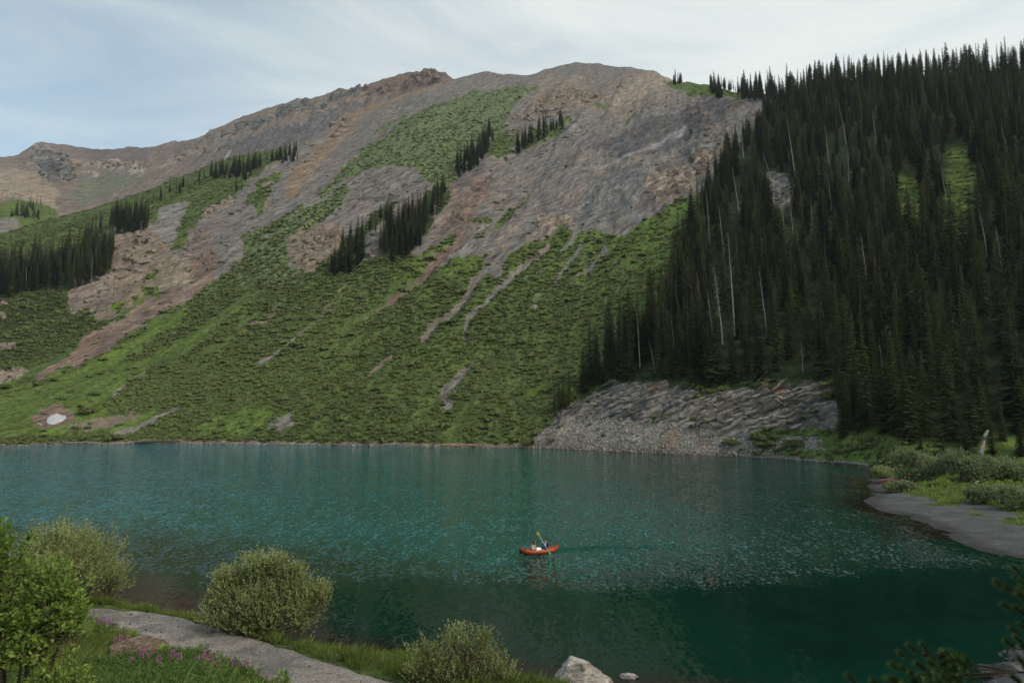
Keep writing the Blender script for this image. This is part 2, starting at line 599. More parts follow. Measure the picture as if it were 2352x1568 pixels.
def water_mat():
    m, t = newmat('lake_water')
    pos = t.n('ShaderNodeNewGeometry').outputs['Position']
    sh = t.n('ShaderNodeAttribute', {'attribute_name': 'shallow'}).outputs['Fac']
    calm = t.n('ShaderNodeAttribute', {'attribute_name': 'calm'}).outputs['Fac']
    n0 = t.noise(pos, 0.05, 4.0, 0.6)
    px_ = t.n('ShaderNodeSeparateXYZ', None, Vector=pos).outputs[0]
    sky_tint = t.rng(t.math('ADD', px_, t.math('MULTIPLY', t.math('SUBTRACT', n0, 0.5), 60.0)), -95.0, 25.0)
    deep = t.mix(sky_tint, (0.006, 0.108, 0.135), (0.003, 0.078, 0.058))  # reflected blue sky on the left is put into the body colour
    deep = t.mix(t.rng(t.math('ADD', px_, t.math('MULTIPLY', t.math('SUBTRACT', n0, 0.5), 20.0)), 2.0, 30.0), deep, (0.0020, 0.034, 0.026))  # shade of the forest painted in: body colour darkens to the right
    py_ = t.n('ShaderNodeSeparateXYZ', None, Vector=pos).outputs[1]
    forest_dark = t.math('MULTIPLY', t.rng(px_, -2.0, 14.0), t.rng(t.math('ADD', py_, t.math('MULTIPLY', n0, 14.0)), 66.0, 46.0))
    deep = t.mix(forest_dark, deep, (0.0009, 0.011, 0.0075))  # dark forest reflection painted near-black into the near right water
    shn = t.math('ADD', sh, t.math('MULTIPLY', t.math('SUBTRACT', t.noise(pos, 0.35, 5.0, 0.6), 0.5), 0.4))
    deep = t.mix(t.rng(shn, 0.02, 0.35), deep, (0.0018, 0.024, 0.015))
    c = t.mix(t.rng(shn, 0.35, 0.95), deep, (0.017, 0.014, 0.009))
    # ripples: facets of three sizes tilt the surface; gusts and the shelter of the bank change them
    gust = t.rng(t.noise(t.mapping(pos, sc=(0.6, 1.6, 1)), 0.06, 5.0, 0.6), 0.3, 0.7, 0.85, 1.2)
    edge = t.math('ADD', calm, t.math('MULTIPLY', t.math('SUBTRACT', t.noise(t.mapping(pos, sc=(1.0, 0.5, 1.0)), 1.6, 5.0, 0.75), 0.5), 1.1))
    amp = t.math('MULTIPLY', t.rng(edge, 0.10, 0.90, 1.0, 0.11), gust)
    tot = None
    for sc_w, scale, k_ in (((1.0, 0.55, 1.0), 4.6, 1.25), ((1.0, 0.30, 1.0), 1.8, 0.5), ((0.7, 0.5, 1.0), 0.4, 0.14)):
        nz = t.n('ShaderNodeTexNoise', None, Vector=t.mapping(pos, sc=sc_w, rot=(0, 0, 0.1)), Scale=scale, Detail=1.0, Roughness=0.5)
        v = t.n('ShaderNodeVectorMath', {'operation': 'SUBTRACT'}, i0=nz.outputs['Color'], i1=(0.5, 0.5, 0.5))
        v = t.n('ShaderNodeVectorMath', {'operation': 'MULTIPLY'}, i0=v, i1=(k_ * 0.6, k_ * 1.0, 0.0))
        tot = v if tot is None else t.n('ShaderNodeVectorMath', {'operation': 'ADD'}, i0=tot, i1=v)
    tilt = t.n('ShaderNodeVectorMath', {'operation': 'SCALE'}, i0=tot)
    t.put(tilt.inputs['Scale'], amp)
    bp = t.n('ShaderNodeVectorMath', {'operation': 'NORMALIZE'}, i0=t.n('ShaderNodeVectorMath', {'operation': 'ADD'}, i0=tilt, i1=(0, 0, 1)))
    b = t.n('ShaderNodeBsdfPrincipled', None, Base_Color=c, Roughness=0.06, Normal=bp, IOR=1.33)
    t.n('ShaderNodeOutputMaterial', None, Surface=b)
    return m


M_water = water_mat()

# ------------------------------------------------------------------ the mountain slope (one terrain sheet)
CREST = [(-500, 640), (-200, 580), (0, 537), (130, 495), (200, 480), (260, 460), (340, 437), (400, 410), (440, 396), (480, 378), (520, 364), (600, 350),
         (660, 335), (700, 322), (760, 290), (800, 262), (850, 240), (950, 210), (1045, 183), (1080, 172), (1120, 165), (1150, 171), (1200, 172),
         (1240, 164), (1280, 155), (1325, 145), (1400, 150), (1450, 155), (1500, 165), (1560, 187), (1640, 200), (1700, 215), (1790, 222),
         (1900, 195), (2000, 180), (2100, 170), (2352, 160), (2600, 120), (3000, 60)]
SHORE = [(-500, 1030), (0, 1024), (150, 1020), (420, 1018), (700, 1021), (1000, 1025), (1220, 1028), (1400, 1036), (1560, 1043), (1700, 1048), (1800, 1053),
         (1900, 1061), (2000, 1071), (2060, 1080), (2352, 1088), (3000, 1095)]
CTRL = {
    -500: {1030: 205, 900: 250, 800: 290, 700: 340, 600: 440},
    0: {1024: 213, 950: 240, 880: 280, 780: 330, 680: 390, 600: 480, 537: 620, 400: 1100},
    400: {1020: 215, 900: 262, 800: 300, 700: 350, 600: 430, 500: 590, 410: 850, 300: 1300},
    700: {1021: 215, 900: 250, 800: 280, 700: 320, 600: 375, 500: 465, 400: 640, 322: 930, 200: 1500},
    1000: {1025: 212, 900: 243, 800: 270, 700: 305, 600: 350, 500: 420, 400: 520, 300: 690, 200: 980, 150: 1200},
    1325: {1032: 195, 960: 214, 900: 225, 800: 252, 700: 286, 600: 333, 500: 398, 400: 490, 300: 640, 200: 890, 145: 1050},
    1430: {1037: 188, 985: 196, 885: 204, 800: 226, 700: 260, 600: 305, 500: 370, 400: 460, 300: 610, 150: 980},
    1560: {1043: 175, 980: 184, 890: 192, 800: 212, 700: 240, 600: 280, 500: 335, 400: 420, 300: 560, 187: 820, 140: 1000},
    1700: {1048: 165, 980: 174, 890: 181, 800: 198, 700: 222, 600: 254, 500: 300, 400: 365, 300: 460, 205: 600, 140: 760},
    2000: {1071: 136, 1000: 147, 900: 160, 800: 176, 700: 198, 600: 222, 500: 254, 400: 298, 300: 359, 170: 490, 100: 600},
    2352: {1088: 123, 950: 131, 900: 137, 800: 150, 700: 166, 600: 187, 500: 212, 400: 247, 300: 300, 150: 440, 60: 600},
    3000: {1095: 115, 900: 125, 700: 150, 500: 190, 300: 265, 60: 500},
}
GULLY = [  # streaks of debris: points, half width at top and bottom, strength
    ([(1062, 556), (1004, 598), (970, 639), (943, 663), (902, 690), (882, 700), (817, 738)], 9, 3, 'brown'),
    ([(1185, 552), (1137, 605), (1093, 643), (1069, 683), (1035, 721), (1004, 734), (974, 779)], 11, 8, 'purple'),
    ([(1262, 556), (1178, 629), (1127, 677), (1106, 700), (1079, 728), (1069, 762), (1070, 782)], 7, 5, 'purple'),
    ([(1085, 822), (1065, 843), (1052, 864), (1038, 881), (1021, 898), (1030, 920)], 6, 14, 'grey'),
    ([(1337, 565), (1290, 626), (1273, 656)], 5, 3, 'grey'),
    ([(1392, 565), (1354, 612), (1324, 636)], 5, 3, 'grey'),
    ([(1240, 660), (1225, 690), (1232, 702)], 3, 3, 'grey'),
    ([(899, 820), (844, 864)], 2.5, 4, 'brown'),
    ([(758, 711), (639, 809), (595, 833)], 2.5, 6, 'purple'),
    ([(650, 690), (605, 740), (575, 745)], 2.5, 4, 'brown'),
    ([(800, 655), (770, 690), (740, 720)], 2.5, 2.5, 'brown'),
    ([(422, 928), (340, 966), (265, 996)], 3, 7, 'grey'),
    ([(800, 425), (705, 480), (660, 525), (610, 545)], 3, 2, 'grey'),
    ([(830, 400), (790, 470), (785, 560)], 3, 3, 'grey'),
    ([(1005, 470), (985, 560), (960, 600)], 3, 3, 'grey'),
    ([(690, 440), (705, 480)], 6, 4, 'grey'),
    ([(340, 850), (290, 880), (262, 905)], 2, 4, 'grey'),
    ([(1290, 412), (1400, 388), (1500, 342), (1570, 300)], 1.5, 4, 'pale'),
    ([(1080, 352), (1180, 342), (1260, 318), (1330, 300)], 1.2, 1.8, 'pale'),
    ([(1125, 350), (1110, 385), (1060, 440), (1040, 520), (1000, 580), (960, 625)], 5, 3, 'dark'),
    ([(1205, 400), (1160, 480), (1090, 560), (1062, 600)], 4, 5, 'grey'),
    ([(1420, 440), (1340, 520), (1290, 575)], 7, 4, 'grey'),
]
C_GREY = (0.190, 0.182, 0.170)
C_PURP = (0.165, 0.152, 0.143)
C_BROWN = (0.195, 0.160, 0.130)
C_RED = (0.182, 0.135, 0.112)
C_ORANGE = (0.215, 0.160, 0.118)
C_TAN = (0.255, 0.215, 0.172)
C_PALE = (0.29, 0.265, 0.235)
RC = {'pale': (0.30, 0.29, 0.285), 'dark': (0.10, 0.096, 0.098), 'grey': C_GREY, 'purple': C_PURP, 'brown': C_RED}
G_SHRUB = (0.085, 0.112, 0.034)
G_MEADOW = (0.100, 0.138, 0.032)
G_BRIGHT = (0.11, 0.155, 0.022)
G_HIGH = (0.125, 0.150, 0.070)
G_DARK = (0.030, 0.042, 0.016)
# polygon, veg amount, shrub amount, rock colour, grass colour, roughness of the ground
POLYS = [
    ([(560, 440), (640, 356), (700, 310), (850, 225), (1045, 160), (1325, 120), (1560, 150), (1800, 190), (1720, 330), (1620, 440), (1552, 478), (1500, 505), (1433, 540),
      (1297, 530), (1230, 560), (1160, 640), (1070, 612), (1000, 627), (930, 660), (980, 600), (870, 605), (800, 612), (770, 590), (714, 632), (673, 632), (655, 600), (666, 540),
      (640, 520), (605, 530), (561, 590), (500, 626), (400, 640), (440, 560), (500, 490)], 0.0, 0.0, C_PURP, None, 1.0),
    ([(1230, 180), (1560, 160), (1700, 230), (1400, 260), (1250, 260)], 0.12, 0.02, (0.19, 0.165, 0.145), None, .5),
    ([(752, 312), (752, 278), (803, 247), (871, 230), (957, 203), (1041, 175), (1035, 193), (957, 216), (889, 237), (855, 257), (820, 284), (770, 332), (720, 400), (650, 460), (640, 430)], 0, 0, C_ORANGE, None, .3),
    ([(1480, 165), (1560, 170), (1570, 190), (1500, 215), (1440, 235), (1380, 250), (1420, 215)], 0, 0, C_TAN, None, .3),
    ([(1260, 210), (1340, 200), (1400, 225), (1330, 250), (1260, 265), (1170, 275), (1200, 240)], 0.05, 0.05, C_BROWN, None, 1.6),
    ([(1030, 430), (1100, 400), (1130, 420), (1080, 520), (1050, 560), (1000, 560)], 0.02, 0, C_RED, None, 1.0),
    ([(1560, 400), (1640, 330), (1680, 350), (1600, 440), (1520, 470)], 0.0, 0.0, C_BROWN, None, 1.3),
    ([(1230, 510), (1310, 508), (1315, 530), (1240, 535)], 0.05, 0.0, C_TAN, None, 1.8),
    ([(1350, 345), (1500, 275), (1640, 225), (1705, 248), (1610, 325), (1450, 375)], 0, 0, (0.105, 0.100, 0.103), None, 1.0),
    ([(1100, 470), (1200, 400), (1290, 350), (1330, 360), (1230, 440), (1120, 520)], 0.02, 0, (0.165, 0.150, 0.135), None, 0.8),
    ([(1290, 500), (1420, 410), (1500, 400), (1420, 500), (1340, 530)], 0.0, 0, (0.150, 0.146, 0.146), None, 0.3),
    ([(1480, 440), (1580, 370), (1640, 350), (1600, 430), (1520, 470)], 0.0, 0, C_TAN, None, 1.6),
    # big upper meadow and its tongues
    ([(1190, 195), (1240, 205), (1170, 240), (1160, 290), (1110, 310), (1050, 400), (1010, 425), (960, 392), (850, 385), (800, 402), (702, 462), (708, 482), (792, 432), (800, 470), (770, 500),
      (700, 538), (662, 562), (655, 605), (700, 655), (560, 660), (530, 620), (550, 545), (640, 500), (740, 430), (830, 350), (950, 265), (1080, 215)], 1.0, 0.75, C_BROWN, G_HIGH, .4),
    ([(860, 290), (950, 255), (940, 268), (880, 300), (850, 312)], 0.75, 0.3, C_BROWN, G_HIGH, .3),
    ([(1215, 245), (1270, 235), (1262, 248), (1225, 258)], 0.8, 0.4, C_BROWN, G_HIGH, .3),
    ([(1110, 320), (1170, 290), (1200, 320), (1150, 370), (1120, 350)], 1.0, 0.9, C_BROWN, G_SHRUB, .3),
    ([(1170, 350), (1240, 300), (1310, 272), (1300, 300), (1240, 335), (1200, 345)], 1.0, 0.9, C_BROWN, G_SHRUB, .3),
    ([(1370, 240), (1400, 225), (1390, 240), (1360, 250)], 0.8, .5, C_BROWN, G_SHRUB, .3),
    ([(1440, 260), (1500, 232), (1480, 250), (1430, 282)], 0.6, .5, C_PURP, G_SHRUB, .6),
    # green tongues in the gullies of the crag
    ([(990, 430), (1030, 420), (1035, 470), (1005, 500), (990, 540), (930, 612), (868, 605), (880, 540), (950, 480)], 0.9, 0.9, C_BROWN, G_DARK, .4),
    ([(805, 545), (900, 455), (915, 462), (840, 560), (835, 612), (760, 632), (745, 600)], 0.85, 0.8, C_BROWN, G_DARK, .4),
    ([(1120, 550), (1147, 502), (1218, 444), (1208, 465), (1161, 522)], 0.95, 0.8, C_BROWN, G_SHRUB, .3),
    ([(1082, 509), (1127, 495), (1120, 512), (1090, 522)], 0.9, 0.7, C_BROWN, G_SHRUB, .3),
    ([(1072, 582), (1113, 543), (1110, 560), (1080, 590)], 0.9, 0.7, C_BROWN, G_MEADOW, .3),
    ([(905, 640), (929, 621), (1048, 539), (1038, 570), (985, 634), (960, 660)], 1, 0.8, C_BROWN, G_MEADOW, .3),
    ([(1000, 640), (1048, 597), (1106, 597), (1113, 627), (1080, 650)], 1, 0.8, C_BROWN, G_MEADOW, .3),
    ([(1150, 640), (1178, 580), (1273, 539), (1229, 570), (1190, 627)], 1, 0.9, C_BROWN, G_SHRUB, .3),
    ([(1260, 568), (1330, 530), (1433, 545), (1500, 505), (1560, 470), (1570, 540), (1400, 640), (1200, 680)], 0.72, 0.8, C_PURP, G_MEADOW, .4),
    ([(1420, 545), (1560, 460), (1590, 450), (1560, 620), (1480, 640)], 0.95, 0.6, C_PURP, G_MEADOW, .3),
    ([(1530, 195), (1570, 180), (1640, 190), (1760, 205), (1790, 225), (1700, 232), (1640, 225), (1560, 215)], 0.95, 0.35, C_TAN, G_MEADOW, .2),
    # left outcrops
    ([(252, 533), (306, 539), (340, 516), (401, 468), (442, 475), (425, 502), (408, 536), (398, 584), (430, 600), (476, 646), (435, 664), (391, 668), (299, 702), (252, 726), (184, 719), (156, 704),
      (165, 645), (200, 630), (262, 622), (258, 575)], 0.02, 0.02, C_BROWN, None, 1.2),
    ([(340, 516), (401, 468), (442, 475), (425, 502), (408, 536), (398, 584), (385, 570), (350, 545)], 0, 0, C_GREY, None, .3),
    ([(170, 650), (265, 630), (270, 690), (190, 705)], 0, 0, (0.2, .165, .15), None, 1.0),
    ([(459, 512), (476, 492), (537, 461), (544, 434), (600, 415), (663, 420), (663, 461), (629, 502), (605, 526), (544, 546), (561, 587), (510, 618), (408, 640), (408, 570), (442, 536)], 0.0, 0.03, C_PURP, None, 1.0),
    ([(452, 530), (470, 492), (540, 460), (530, 478), (480, 505), (462, 535)], 0, 0, C_TAN, None, 1.4),
    ([(405, 600), (430, 595), (445, 625), (425, 660), (405, 650)], 0, 0, C_TAN, None, 1.6),
    ([(450, 600), (500, 590), (490, 640), (440, 650)], 0, 0, C_RED, None, 1.2),
    ([(571, 450), (600, 420), (640, 395), (650, 410), (615, 455), (590, 480), (565, 470)], 0.9, 0.8, C_BROWN, G_SHRUB, .3),
    ([(400, 585), (440, 475), (545, 400), (600, 380), (560, 440), (470, 490), (440, 530), (415, 580)], 1.0, 0.85, C_BROWN, G_SHRUB, .3),
    ([(332, 668), (352, 655), (392, 668), (360, 682), (325, 690)], 1, 0.6, C_BROWN, G_BRIGHT, .1),
    ([(300, 690), (320, 678), (330, 688), (310, 698)], 1, .5, C_BROWN, G_BRIGHT, .1),
    ([(250, 698), (285, 688), (284, 704), (252, 704)], 1, .5, C_BROWN, G_BRIGHT, .1),
    ([(335, 628), (360, 622), (362, 648), (340, 645)], 1, .5, C_BROWN, G_BRIGHT, .1),
    ([(666, 570), (680, 536), (731, 529), (782, 522), (792, 536), (765, 587), (714, 628), (673, 628)], 0.02, 0.04, C_BROWN, None, 1.6),
    ([(730, 540), (782, 522), (790, 545), (745, 560)], 0, 0, C_RED, None, 1.2),
    # debris chute and meadow
    ([(490, 626), (452, 666), (418, 692), (374, 716), (323, 747), (282, 777), (238, 804), (180, 832), (129, 855), (82, 876), (85, 857), (136, 830), (167, 799), (184, 775), (238, 744), (296, 713),
      (340, 676), (408, 655)], 0.0, 0.0, C_RED, None, .3),
    ([(-100, 884), (82, 878), (180, 838), (282, 783), (374, 724), (440, 680), (420, 730), (350, 770), (290, 822), (330, 852), (262, 905), (245, 940), (300, 950), (380, 935), (300, 985), (240, 992),
      (-100, 1008)], 1.0, 0.035, C_BROWN, G_MEADOW, .15),
    ([(289, 835), (476, 752), (490, 764), (442, 796), (340, 846), (306, 856)], 1.0, 0.03, C_BROWN, G_MEADOW, .15),
    ([(470, 960), (600, 930), (640, 950), (560, 1000), (450, 1000)], 1.0, 0.25, C_BROWN, G_MEADOW, .15),
    ([(1188, 908), (1256, 880), (1246, 901), (1200, 915)], 1.0, 0.15, C_BROWN, G_BRIGHT, .1),
    ([(1290, 895), (1318, 880), (1320, 915), (1290, 925)], 1.0, 0.15, C_BROWN, G_BRIGHT, .1),
    ([(683, 938), (666, 959), (683, 971), (646, 986), (612, 979), (646, 952)], 0.0, 0.0, C_GREY, None, .3),
    ([(72, 958), (85, 940), (120, 932), (165, 940), (170, 960), (140, 975), (90, 978)], 0.1, 0.0, C_RED, None, .2),
    ([(150, 965), (300, 945), (340, 950), (260, 985), (150, 985)], 0.45, 0.05, C_BROWN, G_MEADOW, .2),
    ([(-100, 850), (40, 845), (72, 848), (40, 872), (-100, 890)], 0, 0, C_TAN, None, 1.2),
    ([(-100, 670), (18, 690), (28, 715), (10, 730), (-100, 740)], 0, 0.1, C_TAN, None, 1.6),
    ([(-100, 770), (15, 768), (42, 785), (50, 805), (-100, 800)], 0.1, 0.1, C_TAN, None, 1.6),
    # dark undergrowth left and under the right forest
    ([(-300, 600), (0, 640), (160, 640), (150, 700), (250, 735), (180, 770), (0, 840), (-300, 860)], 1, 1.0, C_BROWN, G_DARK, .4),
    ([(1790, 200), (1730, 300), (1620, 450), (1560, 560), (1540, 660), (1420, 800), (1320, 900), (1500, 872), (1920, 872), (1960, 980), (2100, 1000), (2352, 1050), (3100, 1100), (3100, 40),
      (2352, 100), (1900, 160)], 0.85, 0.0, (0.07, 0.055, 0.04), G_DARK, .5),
    ([(1765, 400), (1810, 395), (1830, 440), (1800, 490), (1770, 470)], 0.0, 0.0, C_GREY, None, 1.0),
    ([(2180, 340), (2215, 330), (2240, 400), (2250, 480), (2200, 500), (2170, 460)], 1.0, 0.3, C_BROWN, G_MEADOW, .2),
    ([(2060, 400), (2110, 420), (2130, 500), (2080, 520)], 1.0, 0.3, C_BROWN, G_MEADOW, .2),
    ([(2160, 500), (2240, 520), (2230, 600), (2170, 590)], 1.0, 0.4, C_BROWN, G_MEADOW, .2),
    # cliff and talus by the water
    ([(1218, 1040), (1222, 1013), (1263, 972), (1296, 936), (1345, 920), (1358, 905), (1414, 880), (1499, 872), (1588, 885), (1640, 898), (1729, 892), (1794, 875), (1919, 877), (1915, 910),
      (1945, 979), (1762, 992), (1700, 1003), (1696, 1075)], 0.0, 0.03, (0.195, 0.185, 0.172), None, 1.3),
    ([(1218, 1040), (1225, 1010), (1263, 984), (1335, 964), (1401, 960), (1532, 970), (1598, 973), (1640, 998), (1720, 1000), (1780, 1070)], 0.0, 0.03, (0.225, 0.21, 0.19), None, .35),
    ([(1505, 1030), (1530, 985), (1560, 980), (1550, 1035)], 0, 0, (0.25, 0.18, 0.125), None, .3),
    ([(1600, 1030), (1620, 1005), (1640, 1035)], 0, 0, (0.25, 0.18, 0.125), None, .3),
    ([(1745, 890), (1800, 876), (1800, 900), (1750, 905)], 0, 0, C_ORANGE, None, 1.4),
    ([(1480, 880), (1520, 872), (1530, 892), (1490, 895)], 0, 0, C_ORANGE, None, 1.4),
    ([(1690, 1040), (1760, 1000), (1850, 985), (1950, 985), (2100, 1000), (2352, 1000), (3100, 980), (3100, 1100), (1700, 1100)], 1.0, 0.35, C_BROWN, G_MEADOW, .3),
    ([(1760, 1005), (1880, 1000), (1890, 1028), (1780, 1030)], 0.3, 0.1, C_GREY, G_MEADOW, .4),
]

PXS = np.concatenate([np.arange(-500, -40, 12.0), np.arange(-40, 1200, 4.0), np.arange(1200, 2000, 3.2), np.arange(2000, 2420, 4.0), np.arange(2420, 3001, 12.0)])
NR = 330
VS = np.linspace(0, 1, NR)
NB = 8          # rows behind the crest
NU = 4          # rows under the water


def interp_pts(pts, x):
    return np.interp(x, [p[0] for p in pts], [p[1] for p in pts])


def depth_table(ctrl, pyg, pxs, smooth):
    ks = sorted(ctrl)
    rows = []
    for k in ks:
        d = ctrl[k]
        p = sorted(d)
        q = np.array([1.0 / d[a] for a in p])
        v = np.interp(pyg, p, q)
        # carry the last gradient on past the ends
        g0 = (q[1] - q[0]) / (p[1] - p[0])
        v = np.where(pyg < p[0], np.maximum(q[0] + g0 * (pyg - p[0]), 1 / 2600.), v)
        kk = 31
        v = np.convolve(np.pad(v, (kk // 2, kk // 2), mode='edge'), np.ones(kk) / kk, 'valid')
        rows.append(v)
    rows = np.array(rows)
    out = np.empty((len(pxs), len(pyg)))
    for j in range(len(pyg)):
        out[:, j] = np.interp(pxs, ks, rows[:, j])
    k = smooth
    for j in range(len(pyg)):
        out[:, j] = np.convolve(np.pad(out[:, j], (k, k), mode='edge'), np.ones(2 * k + 1) / (2 * k + 1), 'valid')
    return 1.0 / out


DFLOW = Vector((0.23, 0.92, 0.36)).normalized()     # up the fall line, in the world
E1 = Vector((1, 0, 0)) - DFLOW * DFLOW.x
E1.normalize()
E2 = DFLOW.cross(E1)


def flowco(P):
    return np.stack([P @ np.array(DFLOW), P @ np.array(E1), P @ np.array(E2)], -1)


class Sheet:
    """terrain sheet: real positions P[col,row], rows running from shore to crest"""
    def __init__(s, pxs, vs, bottom, crest, table_ctrl, smooth, water):
        s.pxs, s.vs = pxs, vs
        s.bot = interp_pts(bottom, pxs)
        s.top = interp_pts(crest, pxs)
        s.top = s.top + (fbm(pxs / 30.0, pxs * 0, None, 4, 5) - .5) * 7 * (1 - 0.0)
        pyg = np.arange(0, 1101, 5.0)
        T = depth_table(table_ctrl, pyg, pxs, smooth)
        s.PX = np.repeat(pxs[:, None], len(vs), 1)
        s.PY = s.bot[:, None] + (s.top - s.bot)[:, None] * vs[None, :]
        Y = np.empty_like(s.PX)
        for i in range(len(pxs)):
            Y[i] = np.interp(s.PY[i], pyg, T[i])
        if water:
            yw = -CH / elev(s.bot)
            c = (yw / Y[:, 0])[:, None]
            Y = Y * (c + (1 - c) * sstep(0, 0.25, vs)[None, :])
        s.Y = Y
        s.P = unproj(s.PX, s.PY, Y)

    def at(s, px, py):
        """ground point for a picture position"""
        i = np.interp(px, s.pxs, np.arange(len(s.pxs)))
        b = np.interp(px, s.pxs, s.bot)
        t = np.interp(px, s.pxs, s.top)
        j = np.clip((py - b) / (t - b), 0, 1) * (len(s.vs) - 1)
        i0 = np.clip(np.floor(i).astype(int), 0, len(s.pxs) - 2)
        j0 = np.clip(np.floor(j).astype(int), 0, len(s.vs) - 2)
        fi, fj = (i - i0)[..., None], (j - j0)[..., None]
        P = s.P
        return (P[i0, j0] * (1 - fi) * (1 - fj) + P[i0 + 1, j0] * fi * (1 - fj) + P[i0, j0 + 1] * (1 - fi) * fj + P[i0 + 1, j0 + 1] * fi * fj)


slope = Sheet(PXS, VS, SHORE, CREST, CTRL, 14, True)


def paint(PX, PY, polys, gullies, base_veg, base_sh, base_rock, base_grass):
    wx = PX + (fbm(PX / 22., PY / 22., None, 4, 3) - .5) * 26
    wy = PY + (fbm(PX / 22., PY / 22., None, 4, 9) - .5) * 20
    wx = wx + (fbm(PX / 7., PY / 7., None, 3, 13) - .5) * 16
    wy = wy + (fbm(PX / 7., PY / 7., None, 3, 19) - .5) * 12
    veg = np.full(PX.shape, base_veg)
    shr = np.full(PX.shape, base_sh)
    rgh = np.full(PX.shape, 0.25)
    rock = np.tile(np.array(base_rock, float), PX.shape + (1,))
    gras = np.tile(np.array(base_grass, float), PX.shape + (1,))
    for poly, v, sh, rc, gc, rg in polys:
        xs = [p[0] for p in poly]
        ys = [p[1] for p in poly]
        m = (wx > min(xs)) & (wx < max(xs)) & (wy > min(ys)) & (wy < max(ys))
        idx = np.nonzero(m)
        if len(idx[0]) == 0:
            continue
        ins = inpoly(wx[idx], wy[idx], poly)
        ii = (idx[0][ins], idx[1][ins])
        veg[ii] = v
        shr[ii] = sh
        rgh[ii] = rg
        rock[ii] = rc
        if gc:
            gras[ii] = gc
    for pts, w0, w1, cn in gullies:
        xs = [p[0] for p in pts]
        ys = [p[1] for p in pts]
        m = (PX > min(xs) - 30) & (PX < max(xs) + 30) & (PY > min(ys) - 30) & (PY < max(ys) + 30)
        idx = np.nonzero(m)
        gx = PX[idx] * .6 + wx[idx] * .4
        gy = PY[idx] * .6 + wy[idx] * .4
        d, t = segdist(gx, gy, pts)
        ins = d < (w0 + (w1 - w0) * t)
        ii = (idx[0][ins], idx[1][ins])
        veg[ii] = 0.12
        shr[ii] = 0.0
        rock[ii] = RC[cn]
        rgh[ii] = .2
    return veg, shr, rgh, rock, gras


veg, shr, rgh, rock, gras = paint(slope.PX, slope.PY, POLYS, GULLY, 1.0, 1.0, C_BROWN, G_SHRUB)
# beach strip along the water
dshore = slope.bot[:, None] - slope.PY
strip = dshore < (5 + 6 * fbm(PXS / 40., PXS * 0, None, 3, 21))[:, None]
veg[strip] = 0.0
shr[strip] = 0.0
rock[strip] = (0.19, 0.155, 0.13)


def displace(S, rgh, shrub, amp=1.0):
    P = S.P
    f = flowco(P)
    Y = S.Y
    a, b, c = f[..., 1], f[..., 0], f[..., 2]
    fade = sstep(0.0, 0.05, S.vs)[None, :]
    big = (ridged(a / 60., b / 260., 4, 31) - .62) * 17.0 * sstep(230, 420, Y)
    med = (ridged(a / 17. + 3, b / 85., 4, 37) - .62) * 4.6 * (0.45 + 0.55 * sstep(230, 420, Y))
    warp = fbm(a / 14., b / 14., None, 3, 77) * 1.6
    bedc = P[..., 2] * .79 - P[..., 0] * .61 + fbm(P[..., 0] / 60., P[..., 1] / 60., None, 3, 99) * 40
    fine = (ridged(bedc / 7.5 + warp * .3, b / 60., 4, 41) - .6) * 3.0 * rgh
    fine = fine + (ridged(a / 9. + warp, c / 9. + warp, 3, 47) - .6) * 9.0 * np.maximum(rgh - .9, 0)
    veryf = (fbm(P[..., 0] / 3.0, P[..., 1] / 3.0, P[..., 2] / 3., 3, 43) - .5) * 2.2 * (0.25 + rgh)
    sc = np.clip(Y / 330., .5, 2.2)
    dz = (big + (med + fine) * np.sqrt(sc) + veryf) * amp * fade
    # crest keeps its measured line
    keep = 1 - 0.75 * sstep(0.93, 1.0, S.vs)[None, :]
    dz = dz * keep
    # gullies are cut in
    return dz


dz = displace(slope, blur2(rgh, 2), shr)
# soften relief near the lake edge on the right so that the cliff reads
for pts, w0, w1, cn in GULLY[:3] + GULLY[3:4]:
    d, t = segdist(slope.PX, slope.PY, pts)
    dz -= 2.2 * np.exp(-(d / (w0 + (w1 - w0) * t + 2)) ** 2)
# bedded ledges of the cliff: steps along tilted beds
cl = inpoly(slope.PX, slope.PY, [(1222, 1013), (1263, 972), (1296, 936), (1345, 920), (1414, 876), (1499, 868), (1640, 895), (1919, 872), (1945, 985), (1762, 992), (1640, 1000), (1532, 972), (1335, 966)])
cl = blur2(cl.astype(float), 3)
bed = slope.P[..., 2] - slope.P[..., 0] * 0.33 + slope.P[..., 1] * 0.1 + fbm(slope.P[..., 0] / 16., slope.P[..., 2] / 9., None, 3, 55) * 2.0
stp = bed / 1.25
frac = stp - np.floor(stp)
hs = hashn(np.floor(stp), np.floor(slope.P[..., 0] / 7 + np.floor(stp) * .37), np.zeros_like(stp), 5)
led = (sstep(0.25, 0.6, frac) * 1.1 - .5) * 0.9 + (hs - .5) * 1.6
slope.P[..., 1] += -led * cl
slope.P[..., 0] += -led * .3 * cl
slope.P[..., 2] += dz


